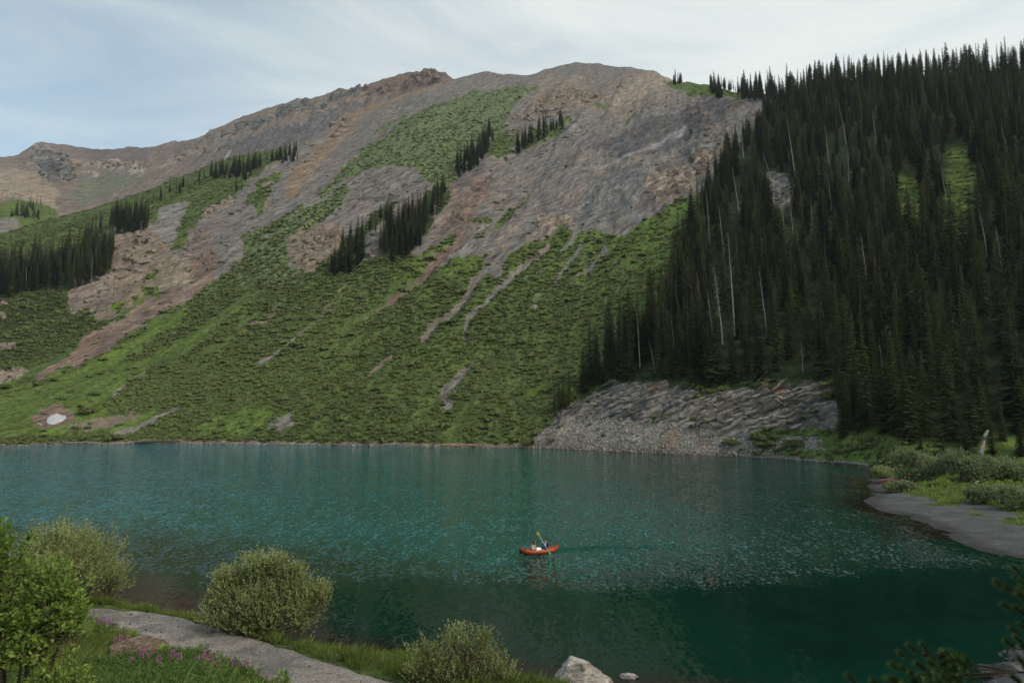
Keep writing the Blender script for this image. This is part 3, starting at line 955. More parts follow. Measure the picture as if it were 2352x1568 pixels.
def finish_sheet(name, S, veg, shr, rock, gras, mat, under=True, cliff=None):
    P = S.P
    nc = P.shape[0]
    ext = []
    last = P[:, -1]
    for k in range(1, NB + 1):
        q = last.copy()
        f = 1 + 0.02 * k + 0.01 * k * k
        q[:, 0] *= f
        q[:, 1] *= f
        q[:, 2] = last[:, 2] - (f - 1) * np.linalg.norm(last[:, :2], axis=1) * 0.62
        ext.append(q)
    pre = []
    first = P[:, 0]
    if under:
        for k in range(NU, 0, -1):
            q = first.copy()
            f = 1 - 0.02 * k
            q[:, 0] *= f
            q[:, 1] *= f
            q[:, 2] = -0.6 * k
            pre.append(q)
    A = np.concatenate([np.stack(pre, 1), P, np.stack(ext, 1)], 1) if pre else np.concatenate([P, np.stack(ext, 1)], 1)

    def pad(a):
        return np.concatenate([a[:, :1]] * len(pre) + [a] + [a[:, -1:]] * NB, 1)
    nr = A.shape[1]
    me = mesh_np(name, A.reshape(-1, 3), grid_faces(nc, nr), True, [mat])
    fattr(me, 'veg', pad(blur2(veg, 1)))
    cattr(me, 'rock', pad(rock))
    cattr(me, 'grass', pad(gras))
    fattr(me, 'cliff', pad(cliff if cliff is not None else veg * 0))
    vattr(me, 'flow', flowco(A).reshape(-1, 3))
    return link(name, me, kind='structure')


slope_ob = finish_sheet('mountain_slope', slope, veg, shr, np.stack([blur2(rock[..., i], 1) for i in range(3)], -1),
                        np.stack([blur2(gras[..., i], 2) for i in range(3)], -1), M_terrain, cliff=cl)

# ------------------------------------------------------------------ the far ridge with its cirque
FCREST = [(-500, 470), (-200, 400), (-100, 385), (0, 362), (40, 356), (75, 332), (100, 326), (150, 332), (200, 338), (235, 343), (300, 338), (340, 339), (400, 326), (455, 318), (470, 312), (482, 300),
          (560, 268), (600, 254), (650, 236), (700, 225), (712, 229), (760, 211), (800, 205), (830, 201), (860, 188), (880, 180), (940, 168), (1000, 164), (1020, 170), (1045, 182), (1100, 230), (1200, 300)]
FBOT = [(-500, 620), (0, 580), (400, 470), (700, 370), (1045, 240), (1200, 330)]
FCTRL = {-500: {470: 1300, 620: 700}, 0: {362: 1500, 440: 1180, 520: 860, 580: 720}, 200: {338: 1720, 400: 1620, 480: 1250, 560: 1000}, 400: {326: 1600, 400: 1350, 470: 1150},
         700: {225: 1280, 300: 1120, 370: 960}, 1045: {182: 1060, 240: 1000}, 1200: {300: 1060, 330: 1030}}
FP = [
    ([(-500, 380), (0, 385), (70, 395), (110, 425), (140, 450), (135, 492), (60, 455), (0, 448), (-500, 520)], 0.0, 0, C_TAN, None, .5),
    ([(110, 330), (240, 343), (340, 338), (340, 372), (225, 368), (160, 352)], 0, 0, (0.15, .125, .12), None, .4),
    ([(225, 372), (345, 376), (332, 393), (225, 386)], 0, 0, C_PALE, None, 2.0),
    ([(150, 372), (225, 372), (220, 386), (160, 384)], 0, 0, C_TAN, None, 2.0),
    ([(180, 398), (225, 398), (238, 406), (200, 408)], 0, 0, C_PALE, None, .8),
    ([(305, 410), (325, 395), (322, 405)], 0, 0, C_PALE, None, .8),
    ([(400, 360), (500, 330), (490, 338), (420, 368), (390, 392), (360, 390)], 0, 0, C_TAN, None, 1.5),
    ([(60, 345), (90, 328), (125, 345), (150, 385), (160, 415), (125, 428), (85, 405), (62, 375)], 0, 0, (0.2, .185, .17), None, 2.8),
    ([(100, 335), (150, 370), (165, 410), (140, 400), (115, 365)], 0, 0, C_TAN, None, 2.2),
    ([(180, 410), (320, 400), (330, 420), (260, 450), (190, 470), (160, 450)], 0.4, 0, (.15, .14, .125), G_HIGH, .3),
    ([(480, 300), (700, 225), (830, 201), (860, 240), (700, 300), (560, 350), (420, 345)], 0, 0, (0.20, .17, .145), None, 1.8),
    ([(500, 340), (700, 280), (850, 230), (760, 300), (660, 340), (560, 360)], 0, 0, (0.135, .125, .13), None, 1.4),
    ([(830, 201), (880, 178), (1000, 160), (1045, 180), (950, 212), (860, 232)], 0, 0, C_RED, None, 1.2),
    ([(-500, 440), (0, 462), (60, 455), (110, 470), (135, 492), (100, 520), (60, 530), (-500, 600)], 1.0, 0.7, C_BROWN, G_MEADOW, .2),
    ([(-30, 512), (20, 508), (60, 520), (40, 532), (-30, 540)], 0, 0, C_GREY, None, .2),
]
fpx = np.concatenate([np.arange(-500, -40, 14.0), np.arange(-40, 1201, 4.5)])
far = Sheet(fpx, np.linspace(0, 1, 120), FBOT, FCREST, FCTRL, 10, False)
fveg, fshr, frgh, frock, fgras = paint(far.PX, far.PY, FP, [([(535, 336), (522, 352), (516, 372)], 1.6, 2.4, 'pale')], 0.0, 0.0, (0.175, .146, .126), G_HIGH)
fdz = displace(far, blur2(frgh, 2), None, 1.5)
far.P[..., 2] += fdz
far_ob = finish_sheet('far_ridge', far, fveg, fshr, frock, fgras, M_terrain, under=False)

# ------------------------------------------------------------------ near bank, road, gravel spit, lake
near_shore = [tuple(onplane(x, y)[:2]) for x, y in [(-900, 1290), (-300, 1320), (0, 1345), (150, 1372), (245, 1397), (400, 1426), (560, 1462), (753, 1504), (849, 1524), (945, 1528), (1100, 1556)]]
near_shore += [(0.3, 28.3), (3.0, 27.4), (8.0, 26.5), (14.0, 26.5), (19.0, 29.0), (24.0, 33.5), (32, 34), (60, 20)]


def near_height(x, y):
    d, t = segdist(x, y, near_shore)
    ys = np.interp(x, [p[0] for p in near_shore], [p[1] for p in near_shore])
    s = np.where(y > ys, -d, d)
    s = s + (fbm(x / 1.6, y / 1.6, None, 3, 61) - .5) * 0.7
    bench = np.where(s < 0, s * 0.25, 1.05 * sstep(0, 2.6, s) + 0.03 * s)
    bench = np.maximum(bench, -2.5)
    rho = np.hypot(x, y)
    ta = np.clip(x / np.maximum(y, 0.5), -3, 3)
    k = 0.276 + (0.44 - 0.276) * sstep(-0.45, -0.18, ta)
    hill = 9.35 - k * rho
    h = np.maximum(bench, hill)
    d2 = np.abs(bench - hill)
    h = h + 0.25 * np.exp(-(d2 / 0.5) ** 2)
    return h, s


def road_mask(x, y):
    pass


gx = np.arange(-48, 30.01, 0.22)
gy = np.arange(-6, 52.01, 0.22)
GX, GY = np.meshgrid(gx, gy, indexing='ij')
GZ, GS = near_height(GX, GY)
GZ = GZ + (fbm(GX / 0.7, GY / 0.7, None, 3, 71) - .5) * 0.14
me = mesh_np('near_bank', np.stack([GX, GY, GZ], -1).reshape(-1, 3), grid_faces(len(gx), len(gy)), True, [M_bank])
nveg = np.where((GX > 9) | (GS < 0.35), 0.0, np.where(GS < 0.9, 0.4, 1.0))
fattr(me, 'veg', blur2(nveg, 1))
me.materials.append(M_spit)
fx_ = (GX[:-1, :-1] > 9).ravel().astype(np.int32)
me.polygons.foreach_set('material_index', fx_)
me.update()
link('near_bank', me, kind='structure')


def near_point(px, py, dz=0.0):
    """where a line of sight meets the near bank"""
    Y = np.linspace(8, 48, 1600)
    p = unproj(np.full_like(Y, px), np.full_like(Y, py), Y)
    h, _ = near_height(p[:, 0], p[:, 1])
    hit = np.nonzero(p[:, 2] <= h + dz)[0]
    k = hit[0] if len(hit) else len(Y) - 1
    q = p[k].copy()
    q[2] = h[k]
    return q


far_edge = [near_point(x, y)[:2] for x, y in [(170, 1399), (290, 1409), (400, 1421), (480, 1443), (560, 1467), (640, 1489), (740, 1521), (820, 1550), (880, 1570)]]
near_edge = [near_point(x, y)[:2] for x, y in [(175, 1413), (262, 1436), (290, 1462), (380, 1484), (440, 1512), (500, 1532), (560, 1551), (620, 1569), (680, 1585)]]
far_edge = [np.array((-34, 41.0))] + far_edge + [np.array((2.0, 22.5))]
near_edge = [np.array((-34, 38.4))] + near_edge + [np.array((0.0, 20.5))]


def resample(pts, n):
    pts = np.array(pts)
    d = np.r_[0, np.cumsum(np.hypot(*np.diff(pts, axis=0).T))]
    t = np.linspace(0, d[-1], n)
    q = np.stack([np.interp(t, d, pts[:, 0]), np.interp(t, d, pts[:, 1])], 1)
    k = 9
    qq = q.copy()
    for c in (0, 1):
        qq[:, c] = np.convolve(np.pad(q[:, c], (k, k), mode='edge'), np.ones(2 * k + 1) / (2 * k + 1), 'valid')
    return qq


nR = 240
fe, ne_ = resample(far_edge, nR), resample(near_edge, nR)
wob = (fbm(np.arange(nR) / 5., np.zeros(nR), None, 3, 81) - .5)[:, None] * 0.5
wob2 = (fbm(np.arange(nR) / 5., np.zeros(nR) + 9, None, 3, 83) - .5)[:, None] * 0.5
dirv = (fe - ne_) / np.linalg.norm(fe - ne_, axis=1)[:, None]
fe = fe + dirv * wob
ne_ = ne_ + dirv * wob2
nw = 22
tt = np.linspace(0, 1, nw)
R = ne_[:, None, :] * (1 - tt)[None, :, None] + fe[:, None, :] * tt[None, :, None]
RZ, _ = near_height(R[..., 0], R[..., 1])
prof = -0.05 * (np.exp(-((tt - .3) / .09) ** 2) + np.exp(-((tt - .7) / .09) ** 2))
RZ = RZ + 0.13 + prof[None, :] + (fbm(R[..., 0] / .5, R[..., 1] / .5, None, 3, 91) - .5) * 0.05
RZ[:, 0] -= 0.22
rut = np.exp(-((tt - .3) / .1) ** 2) + np.exp(-((tt - .7) / .1) ** 2)
RZ[:, -1] -= 0.22
me = mesh_np('dirt_road', np.concatenate([R, RZ[..., None]], -1).reshape(-1, 3), grid_faces(nR, nw)[:, ::-1], True, [M_road])
fattr(me, 'veg', np.zeros(nR * nw))
link('dirt_road', me, kind='structure')
ROADC = [tuple(p) for p in (fe + ne_) / 2]

# gravel spit on the right
spit_px = [(2062, 1082), (2035, 1088), (2010, 1097), (1987, 1102), (1990, 1114), (2006, 1125), (2001, 1136), (1985, 1148), (1986, 1159), (2018, 1172), (2062, 1181), (2110, 1194),
           (2150, 1216), (2190, 1238), (2240, 1259), (2300, 1277), (2352, 1290)]
spit = [tuple(onplane(x, y)[:2]) for x, y in spit_px] + [(46.0, 47.0), (60.0, 42.0), (90, 36), (150, 36), (170, 90), (170, 135), (130, 150), (90, 142)]
sx_ = np.arange(34, 150, 0.5)
sy_ = np.arange(34, 150, 0.5)
SX, SY = np.meshgrid(sx_, sy_, indexing='ij')


def chaikin(P_, n):
    for _ in range(n):
        Q_ = [P_[0]]
        for a_, b_ in zip(P_[:-1], P_[1:]):
            Q_ += [(a_[0] * .75 + b_[0] * .25, a_[1] * .75 + b_[1] * .25), (a_[0] * .25 + b_[0] * .75, a_[1] * .25 + b_[1] * .75)]
        P_ = Q_ + [P_[-1]]
    return P_


spit_line = chaikin(spit[:20], 2)
spit = spit_line + spit[20:]


def spit_height(x, y):
    xr = x.ravel()
    yr = y.ravel()
    ins = inpoly(xr, yr, spit)
    d, _ = segdist(xr, yr, spit_line)
    d = np.where(ins, d, -d).reshape(x.shape)
    h = np.where(d < 0, d * .18, 0.55 * sstep(0, 7, d) + 0.045 * np.maximum(d - 3, 0))
    return np.maximum(np.minimum(h, 3.2), -1.6), d


SZ, SD = spit_height(SX, SY)
SZ = SZ + (fbm(SX / 2.5, SY / 2.5, None, 3, 101) - .5) * .12
# project back to paint the turf where the photograph shows it


def proj(P):
    x, y, z = P[..., 0], P[..., 1], P[..., 2] - CH
    dep = y * CP + z * SP
    up = -y * SP + z * CP
    return 1176 + F_ * x / dep, 784 - F_ * up / dep


SPX, SPY = proj(np.stack([SX, SY, SZ], -1))
wpx = SPX + (fbm(SX / 2., SY / 2., None, 3, 5) - .5) * 22
wpy = SPY + (fbm(SX / 2., SY / 2., None, 3, 6) - .5) * 8
TURF = [[(1985, 1040), (2060, 1100), (2045, 1120), (2075, 1132), (2110, 1140), (2160, 1152), (2130, 1158), (2180, 1164), (2205, 1160), (2215, 1145), (2250, 1150), (2300, 1170), (2352, 1185), (2700, 1200), (2700, 1000)],
        [(2225, 1182), (2275, 1180), (2290, 1186), (2240, 1188)], [(2305, 1192), (2360, 1188), (2700, 1210), (2700, 1230), (2310, 1203)]]
sveg = np.zeros(SX.shape)
for tp in TURF:
    sveg[inpoly(wpx, wpy, tp)] = 1.0
me = mesh_np('gravel_spit', np.stack([SX, SY, SZ], -1).reshape(-1, 3), grid_faces(len(sx_), len(sy_)), True, [M_spit])
fattr(me, 'veg', blur2(sveg, 1))
link('gravel_spit', me, kind='structure')


def spit_point(px, py):
    p = onplane(px, py, 0.5)
    for _ in range(6):
        h, _d = spit_height(np.array([p[0]]), np.array([p[1]]))
        p = onplane(px, py, float(h[0]))
    return p


# the lake
wx_ = np.concatenate([np.arange(-420, -80, 8.0), np.arange(-80, 90, 1.2), np.arange(90, 260, 6.0)])
wy_ = np.concatenate([np.arange(-40, 20, 6.0), np.arange(20, 80, 1.0), np.arange(80, 330, 4.0)])
WX, WY = np.meshgrid(wx_, wy_, indexing='ij')
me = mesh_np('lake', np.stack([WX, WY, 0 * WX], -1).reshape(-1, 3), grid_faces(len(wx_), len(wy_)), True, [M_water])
dn, _ = segdist(WX, WY, near_shore)
ds, _ = segdist(WX, WY, spit_line)
fs_ = [tuple(onplane(x, y)[:2]) for x, y in SHORE if 1200 < x < 2100]
df, _ = segdist(WX, WY, fs_)
leftness = sstep(-8, -18, WX)
shallow = np.maximum(np.maximum(np.exp(-(dn / (3.8 + 3.0 * leftness)) ** 2), .42 * np.exp(-(dn / 19.0) ** 3)), np.maximum(0.9 * np.exp(-(ds / 5.0) ** 2), 0.8 * np.exp(-(df / 5.0) ** 2)))
shallow = shallow * (1 - .55 * sstep(6, 16, WX) * (WY < 60))
fattr(me, 'shallow', shallow)
bx = np.interp(WX, [-40, -20, -10, -2, 5, 15, 30, 45], [48, 47.5, 46.5, 45.5, 44.0, 45, 49.5, 50.5])
bx = bx + (fbm(WX / 2.5, WY / 2.5, None, 4, 111) - .5) * 5.0
calm = 1 - sstep(-4.5, 3.5, WY - bx)
calm = np.maximum(calm, 0.85 * np.exp(-(ds / 3.0) ** 2))
calm = np.maximum(calm, 0.6 * np.exp(-(df / 3.0) ** 2))
wk = onplane(1290, 1262)
dwk, twk = segdist(WX, WY, [(wk[0], wk[1]), (wk[0] + 3, wk[1] + .6), (wk[0] + 9, wk[1] + 1.4)])
calm = np.maximum(calm, 1.0 * np.exp(-(dwk / 1.1) ** 2) * (1 - .5 * twk))
fattr(me, 'calm', calm)
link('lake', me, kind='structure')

exec_after = True
# ------------------------------------------------------------------ conifers


def spruce_meshes(seed, H=22.0, R=1.7, bare=0.12, tiers=46, per=9, lean=0.0):
    """crown of drooping boughs and a tapered trunk"""
    r_ = random.Random(seed)
    c = Tri()
    for k in range(tiers):
        t = k / (tiers - 1)
        z0 = H * (bare + (1 - bare) * t ** 0.95)
        prof_ = (1 - t) ** 0.64 * (0.82 + 0.18 * math.sin(t * 3.0 + seed))
        if t < 0.12:
            prof_ *= 0.6 + t * 3.4
        rr = R * prof_ + 0.16
        n = max(4, int(per * (0.5 + 0.5 * (1 - t))))
        a0 = r_.random() * 6.28
        for i in range(n):
            if r_.random() < 0.1:
                continue
            a = a0 + 6.283 * i / n + r_.uniform(-.3, .3)
            L = rr * r_.uniform(0.62, 1.18)
            droop = r_.uniform(0.18, 0.55) * (1.05 - 0.75 * t)
            w = L * r_.uniform(0.20, 0.32) + 0.07
            ca, sa = math.cos(a), math.sin(a)
            zz = z0 + r_.uniform(-.18, .18)

            def P(l, s, dz=0.0):
                return (ca * l - sa * s, sa * l + ca * s, zz - droop * l * (1.15 - 0.35 * l / L) + dz)
            c.poly([P(0.02, 0), P(L * .45, -w, -.05), P(L * .98, -w * .25), P(L * .7, w * .1, .05)])
            c.poly([P(0.02, 0), P(L * .7, w * .1, .05), P(L * 1.05, w * .3), P(L * .5, w, -.05)])
            for q in range(3):
                l = L * r_.uniform(.35, .95)
                s_ = r_.uniform(-w, w) * .9
                hh = r_.uniform(.18, .5) * (0.5 + .5 * (1 - t))
                c.poly([P(l - .12, s_ - .1), P(l + .16, s_ + .1), P(l + r_.uniform(-.1, .1), s_, -hh)])
    c.poly([(-.09, 0, H * .965), (.09, 0, H * .965), (0, 0, H * 1.02)])
    c.poly([(0, -.09, H * .96), (0, .09, H * .96), (0, 0, H * 1.02)])
    crown = c.mesh('spruce_crown', [M_spruce])
    b = Tri()
    b.tube([(0, 0, -1.2), (0.02, 0, H * .35), (0, 0.02, H * .7), (0, 0, H * .99)], [.27, .2, .11, .02], 6)
    trunk = b.mesh('spruce_trunk', [M_bark])
    # both together, for far-off trees
    vs = c.v + b.v
    off = len(c.v)
    fsx = c.f + [tuple(i + off for i in f) for f in b.f]
    both = mesh_np('spruce_whole', [tuple(v) for v in vs], fsx, False, [M_spruce, M_bark], [0] * len(c.f) + [1] * len(b.f))
    return crown, trunk, both


SPR = [spruce_meshes(1, 22, 2.4, .10, 38), spruce_meshes(2, 22, 3.0, .05, 36), spruce_meshes(3, 22, 1.9, .2, 32), spruce_meshes(4, 22, 3.5, .03, 38, 10),
       spruce_meshes(5, 22, 2.6, .25, 28), spruce_meshes(6, 22, 4.6, .01, 40, 11)]


class Grid:
    """keeps trunks apart"""
    def __init__(s, d):
        s.d = d
        s.c = {}

    def ok(s, x, y, d=None):
        d = d or s.d
        k = (int(x // 8), int(y // 8))
        for i in (-1, 0, 1):
            for j in (-1, 0, 1):
                for (a, b) in s.c.get((k[0] + i, k[1] + j), ()):
                    if (a - x) ** 2 + (b - y) ** 2 < d * d:
                        return False
        s.c.setdefault(k, []).append((x, y))
        return True


TREES = []   # px, py, height, variant, zone, world


def stand(poly, count, hmin, hmax, zone, variants, spacing, sheet=slope, avoid=(), seed=0, wbias=1.0):
    r_ = np.random.RandomState(seed + 500)
    xs = [p[0] for p in poly]
    ys = [p[1] for p in poly]
    g = Grid(spacing)
    n = 0
    for _ in range(count * 14):
        if n >= count:
            break
        x = r_.uniform(min(xs), max(xs))
        y = r_.uniform(min(ys), max(ys))
        if not inpoly(np.array([x]), np.array([y]), poly)[0]:
            continue
        if any(inpoly(np.array([x]), np.array([y]), a)[0] for a in avoid):
            if r_.rand() > 0.05:
                continue
        p = sheet.at(np.array(x), np.array(y))
        # fewer, as seen, where the ground is near: even spacing in the world
        if not g.ok(p[0], p[1]):
            continue
        h = (hmin + (hmax - hmin) * r_.beta(1.6, 1.3)) * (1.0 if r_.rand() > .2 else .7)
        TREES.append((x, y, h, variants[r_.randint(len(variants))], zone, p))
        n += 1


CLEAR = [[(2175, 335), (2215, 330), (2245, 400), (2255, 490), (2200, 500), (2165, 460)], [(2060, 400), (2105, 420), (2125, 500), (2080, 520)], [(2170, 520), (2235, 530), (2225, 600), (2175, 590)],
         [(1765, 400), (1815, 390), (1835, 440), (1810, 500), (1770, 480)]]
FOREST = [(1795, 228), (1735, 300), (1700, 345), (1650, 420), (1610, 470), (1570, 560), (1556, 640), (1530, 720), (1450, 790), (1340, 880), (1345, 905), (1420, 878), (1500, 868), (1600, 885), (1740, 888),
          (1800, 872), (1925, 872), (1955, 960), (2040, 985), (2352, 960), (2560, 960), (2700, 100), (2352, 160), (2100, 172), (2000, 182), (1900, 198)]
stand(FOREST, 1500, 12, 26, 'forest', [0, 1, 2, 3, 4, 1, 3], 4.5, avoid=CLEAR, seed=1)
stand([(1700, 230), (1900, 198), (2352, 162), (2600, 125), (2600, 150), (2352, 190), (1900, 225), (1800, 245)], 110, 13, 26, 'crest', [0, 1, 2, 3], 4.2, seed=2)
stand([(1630, 204), (1660, 206), (1665, 235), (1635, 232)], 7, 16, 24, 'knoll', [1, 3], 3, seed=3)
stand([(1690, 215), (1785, 222), (1780, 236), (1700, 240)], 22, 13, 24, 'ridge', [0, 1, 2], 3.5, seed=4)
stand([(1640, 200), (1790, 221), (1790, 226), (1640, 206)], 36, 9, 15, 'ridge', [0, 1, 2], 3.5, seed=5)
stand([(1545, 190), (1568, 190), (1568, 204), (1545, 204)], 6, 12, 18, 'knoll', [1, 3], 3, seed=6)
stand([(1050, 410), (1105, 395), (1120, 340), (1112, 325), (1080, 350), (1045, 385)], 34, 16, 22, 'upper clump', [0, 2, 0], 3.0, seed=7)
stand([(1100, 345), (1150, 330), (1140, 305), (1105, 300)], 7, 16, 22, 'upper clump', [0, 2], 3.0, seed=8)
stand([(1175, 345), (1240, 310), (1290, 290), (1295, 300), (1240, 330), (1190, 352)], 30, 15, 22, 'notch clump', [0, 2], 3.0, seed=9)
stand([(872, 605), (880, 560), (950, 510), (985, 500), (985, 540), (950, 600), (900, 622)], 62, 15, 21, 'crag clump', [0, 1, 2], 2.3, seed=10)
stand([(992, 520), (1030, 470), (1035, 440), (1000, 450), (990, 500)], 18, 12, 17, 'crag clump', [0, 2], 2.3, seed=11)
stand([(755, 640), (770, 590), (830, 560), (835, 600), (800, 640)], 26, 13, 19, 'crag foot', [0, 1, 2], 2.5, seed=12)
stand([(838, 560), (850, 520), (900, 470), (905, 490), (860, 560)], 7, 10, 14, 'crag foot', [0, 2], 2.5, seed=13)
stand([(-200, 700), (0, 680), (120, 665), (200, 655), (258, 625), (258, 580), (200, 590), (100, 610), (0, 620), (-200, 640)], 250, 17, 25, 'left forest', [0, 1, 2, 0], 3.3, seed=14)
stand([(248, 545), (262, 510), (330, 505), (350, 520), (330, 545), (290, 548)], 50, 17, 24, 'left knoll', [0, 1, 2], 3.3, seed=15)
stand([(170, 560), (240, 530), (250, 545), (200, 580)], 8, 12, 20, 'left knoll', [0, 1, 2], 3.3, seed=15)
stand([(480, 405), (600, 375), (600, 395), (490, 418)], 50, 15, 23, 'ridge row', [0, 1, 2], 4.5, seed=16)
stand([(540, 455), (560, 400), (580, 400), (560, 455)], 10, 12, 18, 'ridge row', [0, 1, 2], 4.5, seed=16)
stand([(610, 370), (680, 345), (690, 360), (640, 375)], 40, 12, 18, 'ridge row', [1, 2], 4, seed=17)
stand([(330, 460), (480, 400), (480, 420), (350, 470)], 14, 8, 18, 'ridge row', [0, 1, 2], 4, seed=18)
stand([(20, 500), (40, 480), (95, 478), (95, 500), (60, 508)], 42, 14, 22, 'far clump', [0, 1, 2], 5, sheet=far, seed=19)
stand([(-60, 510), (0, 490), (10, 500), (-50, 525)], 10, 12, 18, 'far clump', [0, 1, 2], 5, sheet=far, seed=20)
stand([(1268, 955), (1290, 930), (1312, 915), (1318, 930), (1280, 965)], 9, 7, 12, 'shore clump', [0, 1, 3], 1.5, seed=21)
stand([(1345, 898), (1415, 874), (1500, 865), (1620, 885), (1660, 800), (1600, 680), (1545, 660), (1480, 770)], 105, 14, 25, 'forest', [0, 1, 2, 3, 0], 3.0, seed=41)
stand([(1340, 905), (1420, 880), (1430, 870), (1360, 880)], 16, 17, 24, 'forest', [0, 1, 3], 2.5, seed=22)
stand([(1910, 1000), (1940, 950), (2100, 990), (2352, 990), (2352, 1010), (2100, 1025), (2040, 1012)], 46, 7, 17, 'lower right', [1, 3, 5, 5], 3.4, seed=23)
stand([(1905, 905), (1935, 900), (1985, 985), (1950, 990)], 9, 6, 13, 'lower right', [3, 5, 1], 2.2, seed=33)
stand([(2100, 1035), (2200, 1030), (2352, 1040), (2500, 1050), (2500, 1065), (2110, 1050)], 16, 4, 8, 'lower right', [5, 3], 3.4, seed=24)
stand([(1500, 330), (1640, 200), (1640, 210), (1500, 350)], 0, 5, 8, 'x', [5], 3)

ZONE = {
    'forest': ('spruces of the dark forest above the grey cliff', 'spruces of the dark forest'),
    'crest': ('tall spruce on the crest of the right forest hill, its tip against the sky', 'spruces along the skyline of the right hill'),
    'knoll': ('broad spruce on the grassy saddle left of the forest skyline', 'spruces on the grassy saddle'),
    'ridge': ('small spruce on the ridge line between the saddle and the forest', 'spruces on the ridge line by the saddle'),
    'upper clump': ('slim spruce in the upper diagonal row beside the green meadow', 'spruces in the upper diagonal row'),
    'notch clump': ('slim spruce in the row under the jagged brown rock', 'spruces under the jagged brown rock'),
    'crag clump': ('dark slim spruce in the dense clump on the middle crag', 'spruces in the clump on the middle crag'),
    'crag foot': ('slim spruce at the foot of the crag, left of the dense clump', 'spruces at the foot of the crag'),
    'left forest': ('dark spruce in the forest band at the left edge', 'spruces of the left forest band'),
    'left knoll': ('dark spruce in the stand above the tan outcrop on the left', 'spruces above the tan outcrop'),
    'ridge row': ('small spruce along the green shoulder below the far ridge', 'spruces on the green shoulder'),
    'far clump': ('tiny spruce in the clump on the far green hill', 'spruces on the far green hill'),
    'shore clump': ('small dark spruce at the left end of the grey cliff', 'spruces at the left end of the cliff'),
    'lower right': ('bushy young spruce on the grass right of the grey cliff', 'young spruces right of the cliff'),
}


LAND = [(1646, 690, 'the tall twiggy snag'), (1604, 670, 'the reddish bare trunk'), (1750, 680, 'the pale bent snag'), (1680, 640, 'the tall thin grey snag'), (1465, 765, 'the slim pole over the cliff left'),
        (1626, 490, 'the long light snag at the forest edge'), (1703, 310, 'the thin snag under the ridge'), (1790, 440, 'the pale rock in the forest'), (1886, 490, 'the rust brown spruce'),
        (2018, 700, 'the reddish brown spruce'), (1935, 290, 'the pale leaning broken trunk'), (2008, 300, 'the straight pale snag'), (2308, 335, 'the long white snag at the right'),
        (2205, 420, 'the green clearing'), (2200, 560, 'the lower clearing'), (2256, 530, 'the twiggy white snag'), (1982, 580, 'the thin light snag'), (2090, 460, 'the narrow clearing'),
        (1400, 880, 'the left cliff top'), (1500, 872, 'the orange rock on the cliff'), (1600, 885, 'the cleft in the cliff'), (1700, 890, 'the middle of the cliff top'), (1800, 872, 'the right cliff top'),
        (1920, 940, 'the right end of the cliff'), (2050, 990, 'the grassy bank'), (2240, 1010, 'the white broken trunk'), (1850, 700, 'the dark middle of the forest'), (2150, 850, 'the dark lower right slope'),
        (1835, 340, 'the slender upper snag'), (2025, 815, 'the thin pole low in the forest'), (1840, 810, 'the grey pole over the cliff right'), (2330, 900, 'the lower right corner of the forest'), (2330, 650, 'the right picture edge')]
CROWN = {0: 'slim', 1: 'full', 2: 'narrow', 3: 'broad', 4: 'bare-based', 5: 'very broad'}


def tree_label(x, y, h, zone, v):
    size = 'very tall' if h > 23 else 'tall' if h > 19.5 else 'medium' if h > 16 else 'short' if h > 12 else 'small'
    if zone not in ('forest', 'lower right'):
        l, g_ = ZONE[zone]
        return ('%s %s %s' % (size, CROWN[v], l.replace('tall ', '').replace('slim ', '').replace('small ', '').replace('broad ', '')), g_)
    k = min(LAND, key=lambda q: (q[0] - x) ** 2 + (q[1] - y) ** 2)
    dx, dy = x - k[0], y - k[1]
    dd = math.hypot(dx, dy)
    rel = ('right of' if dx > 0 else 'left of') if abs(dx) > abs(dy) else ('below' if dy > 0 else 'above')
    far_ = 'just ' if dd < 35 else '' if dd < 75 else 'well '
    return ('%s %s dark spruce %s%s %s' % (size, CROWN[v], far_, rel, k[2]), 'spruces of the dark forest on the right')


def apparent(t):
    return t[2] / t[5][1] * F_


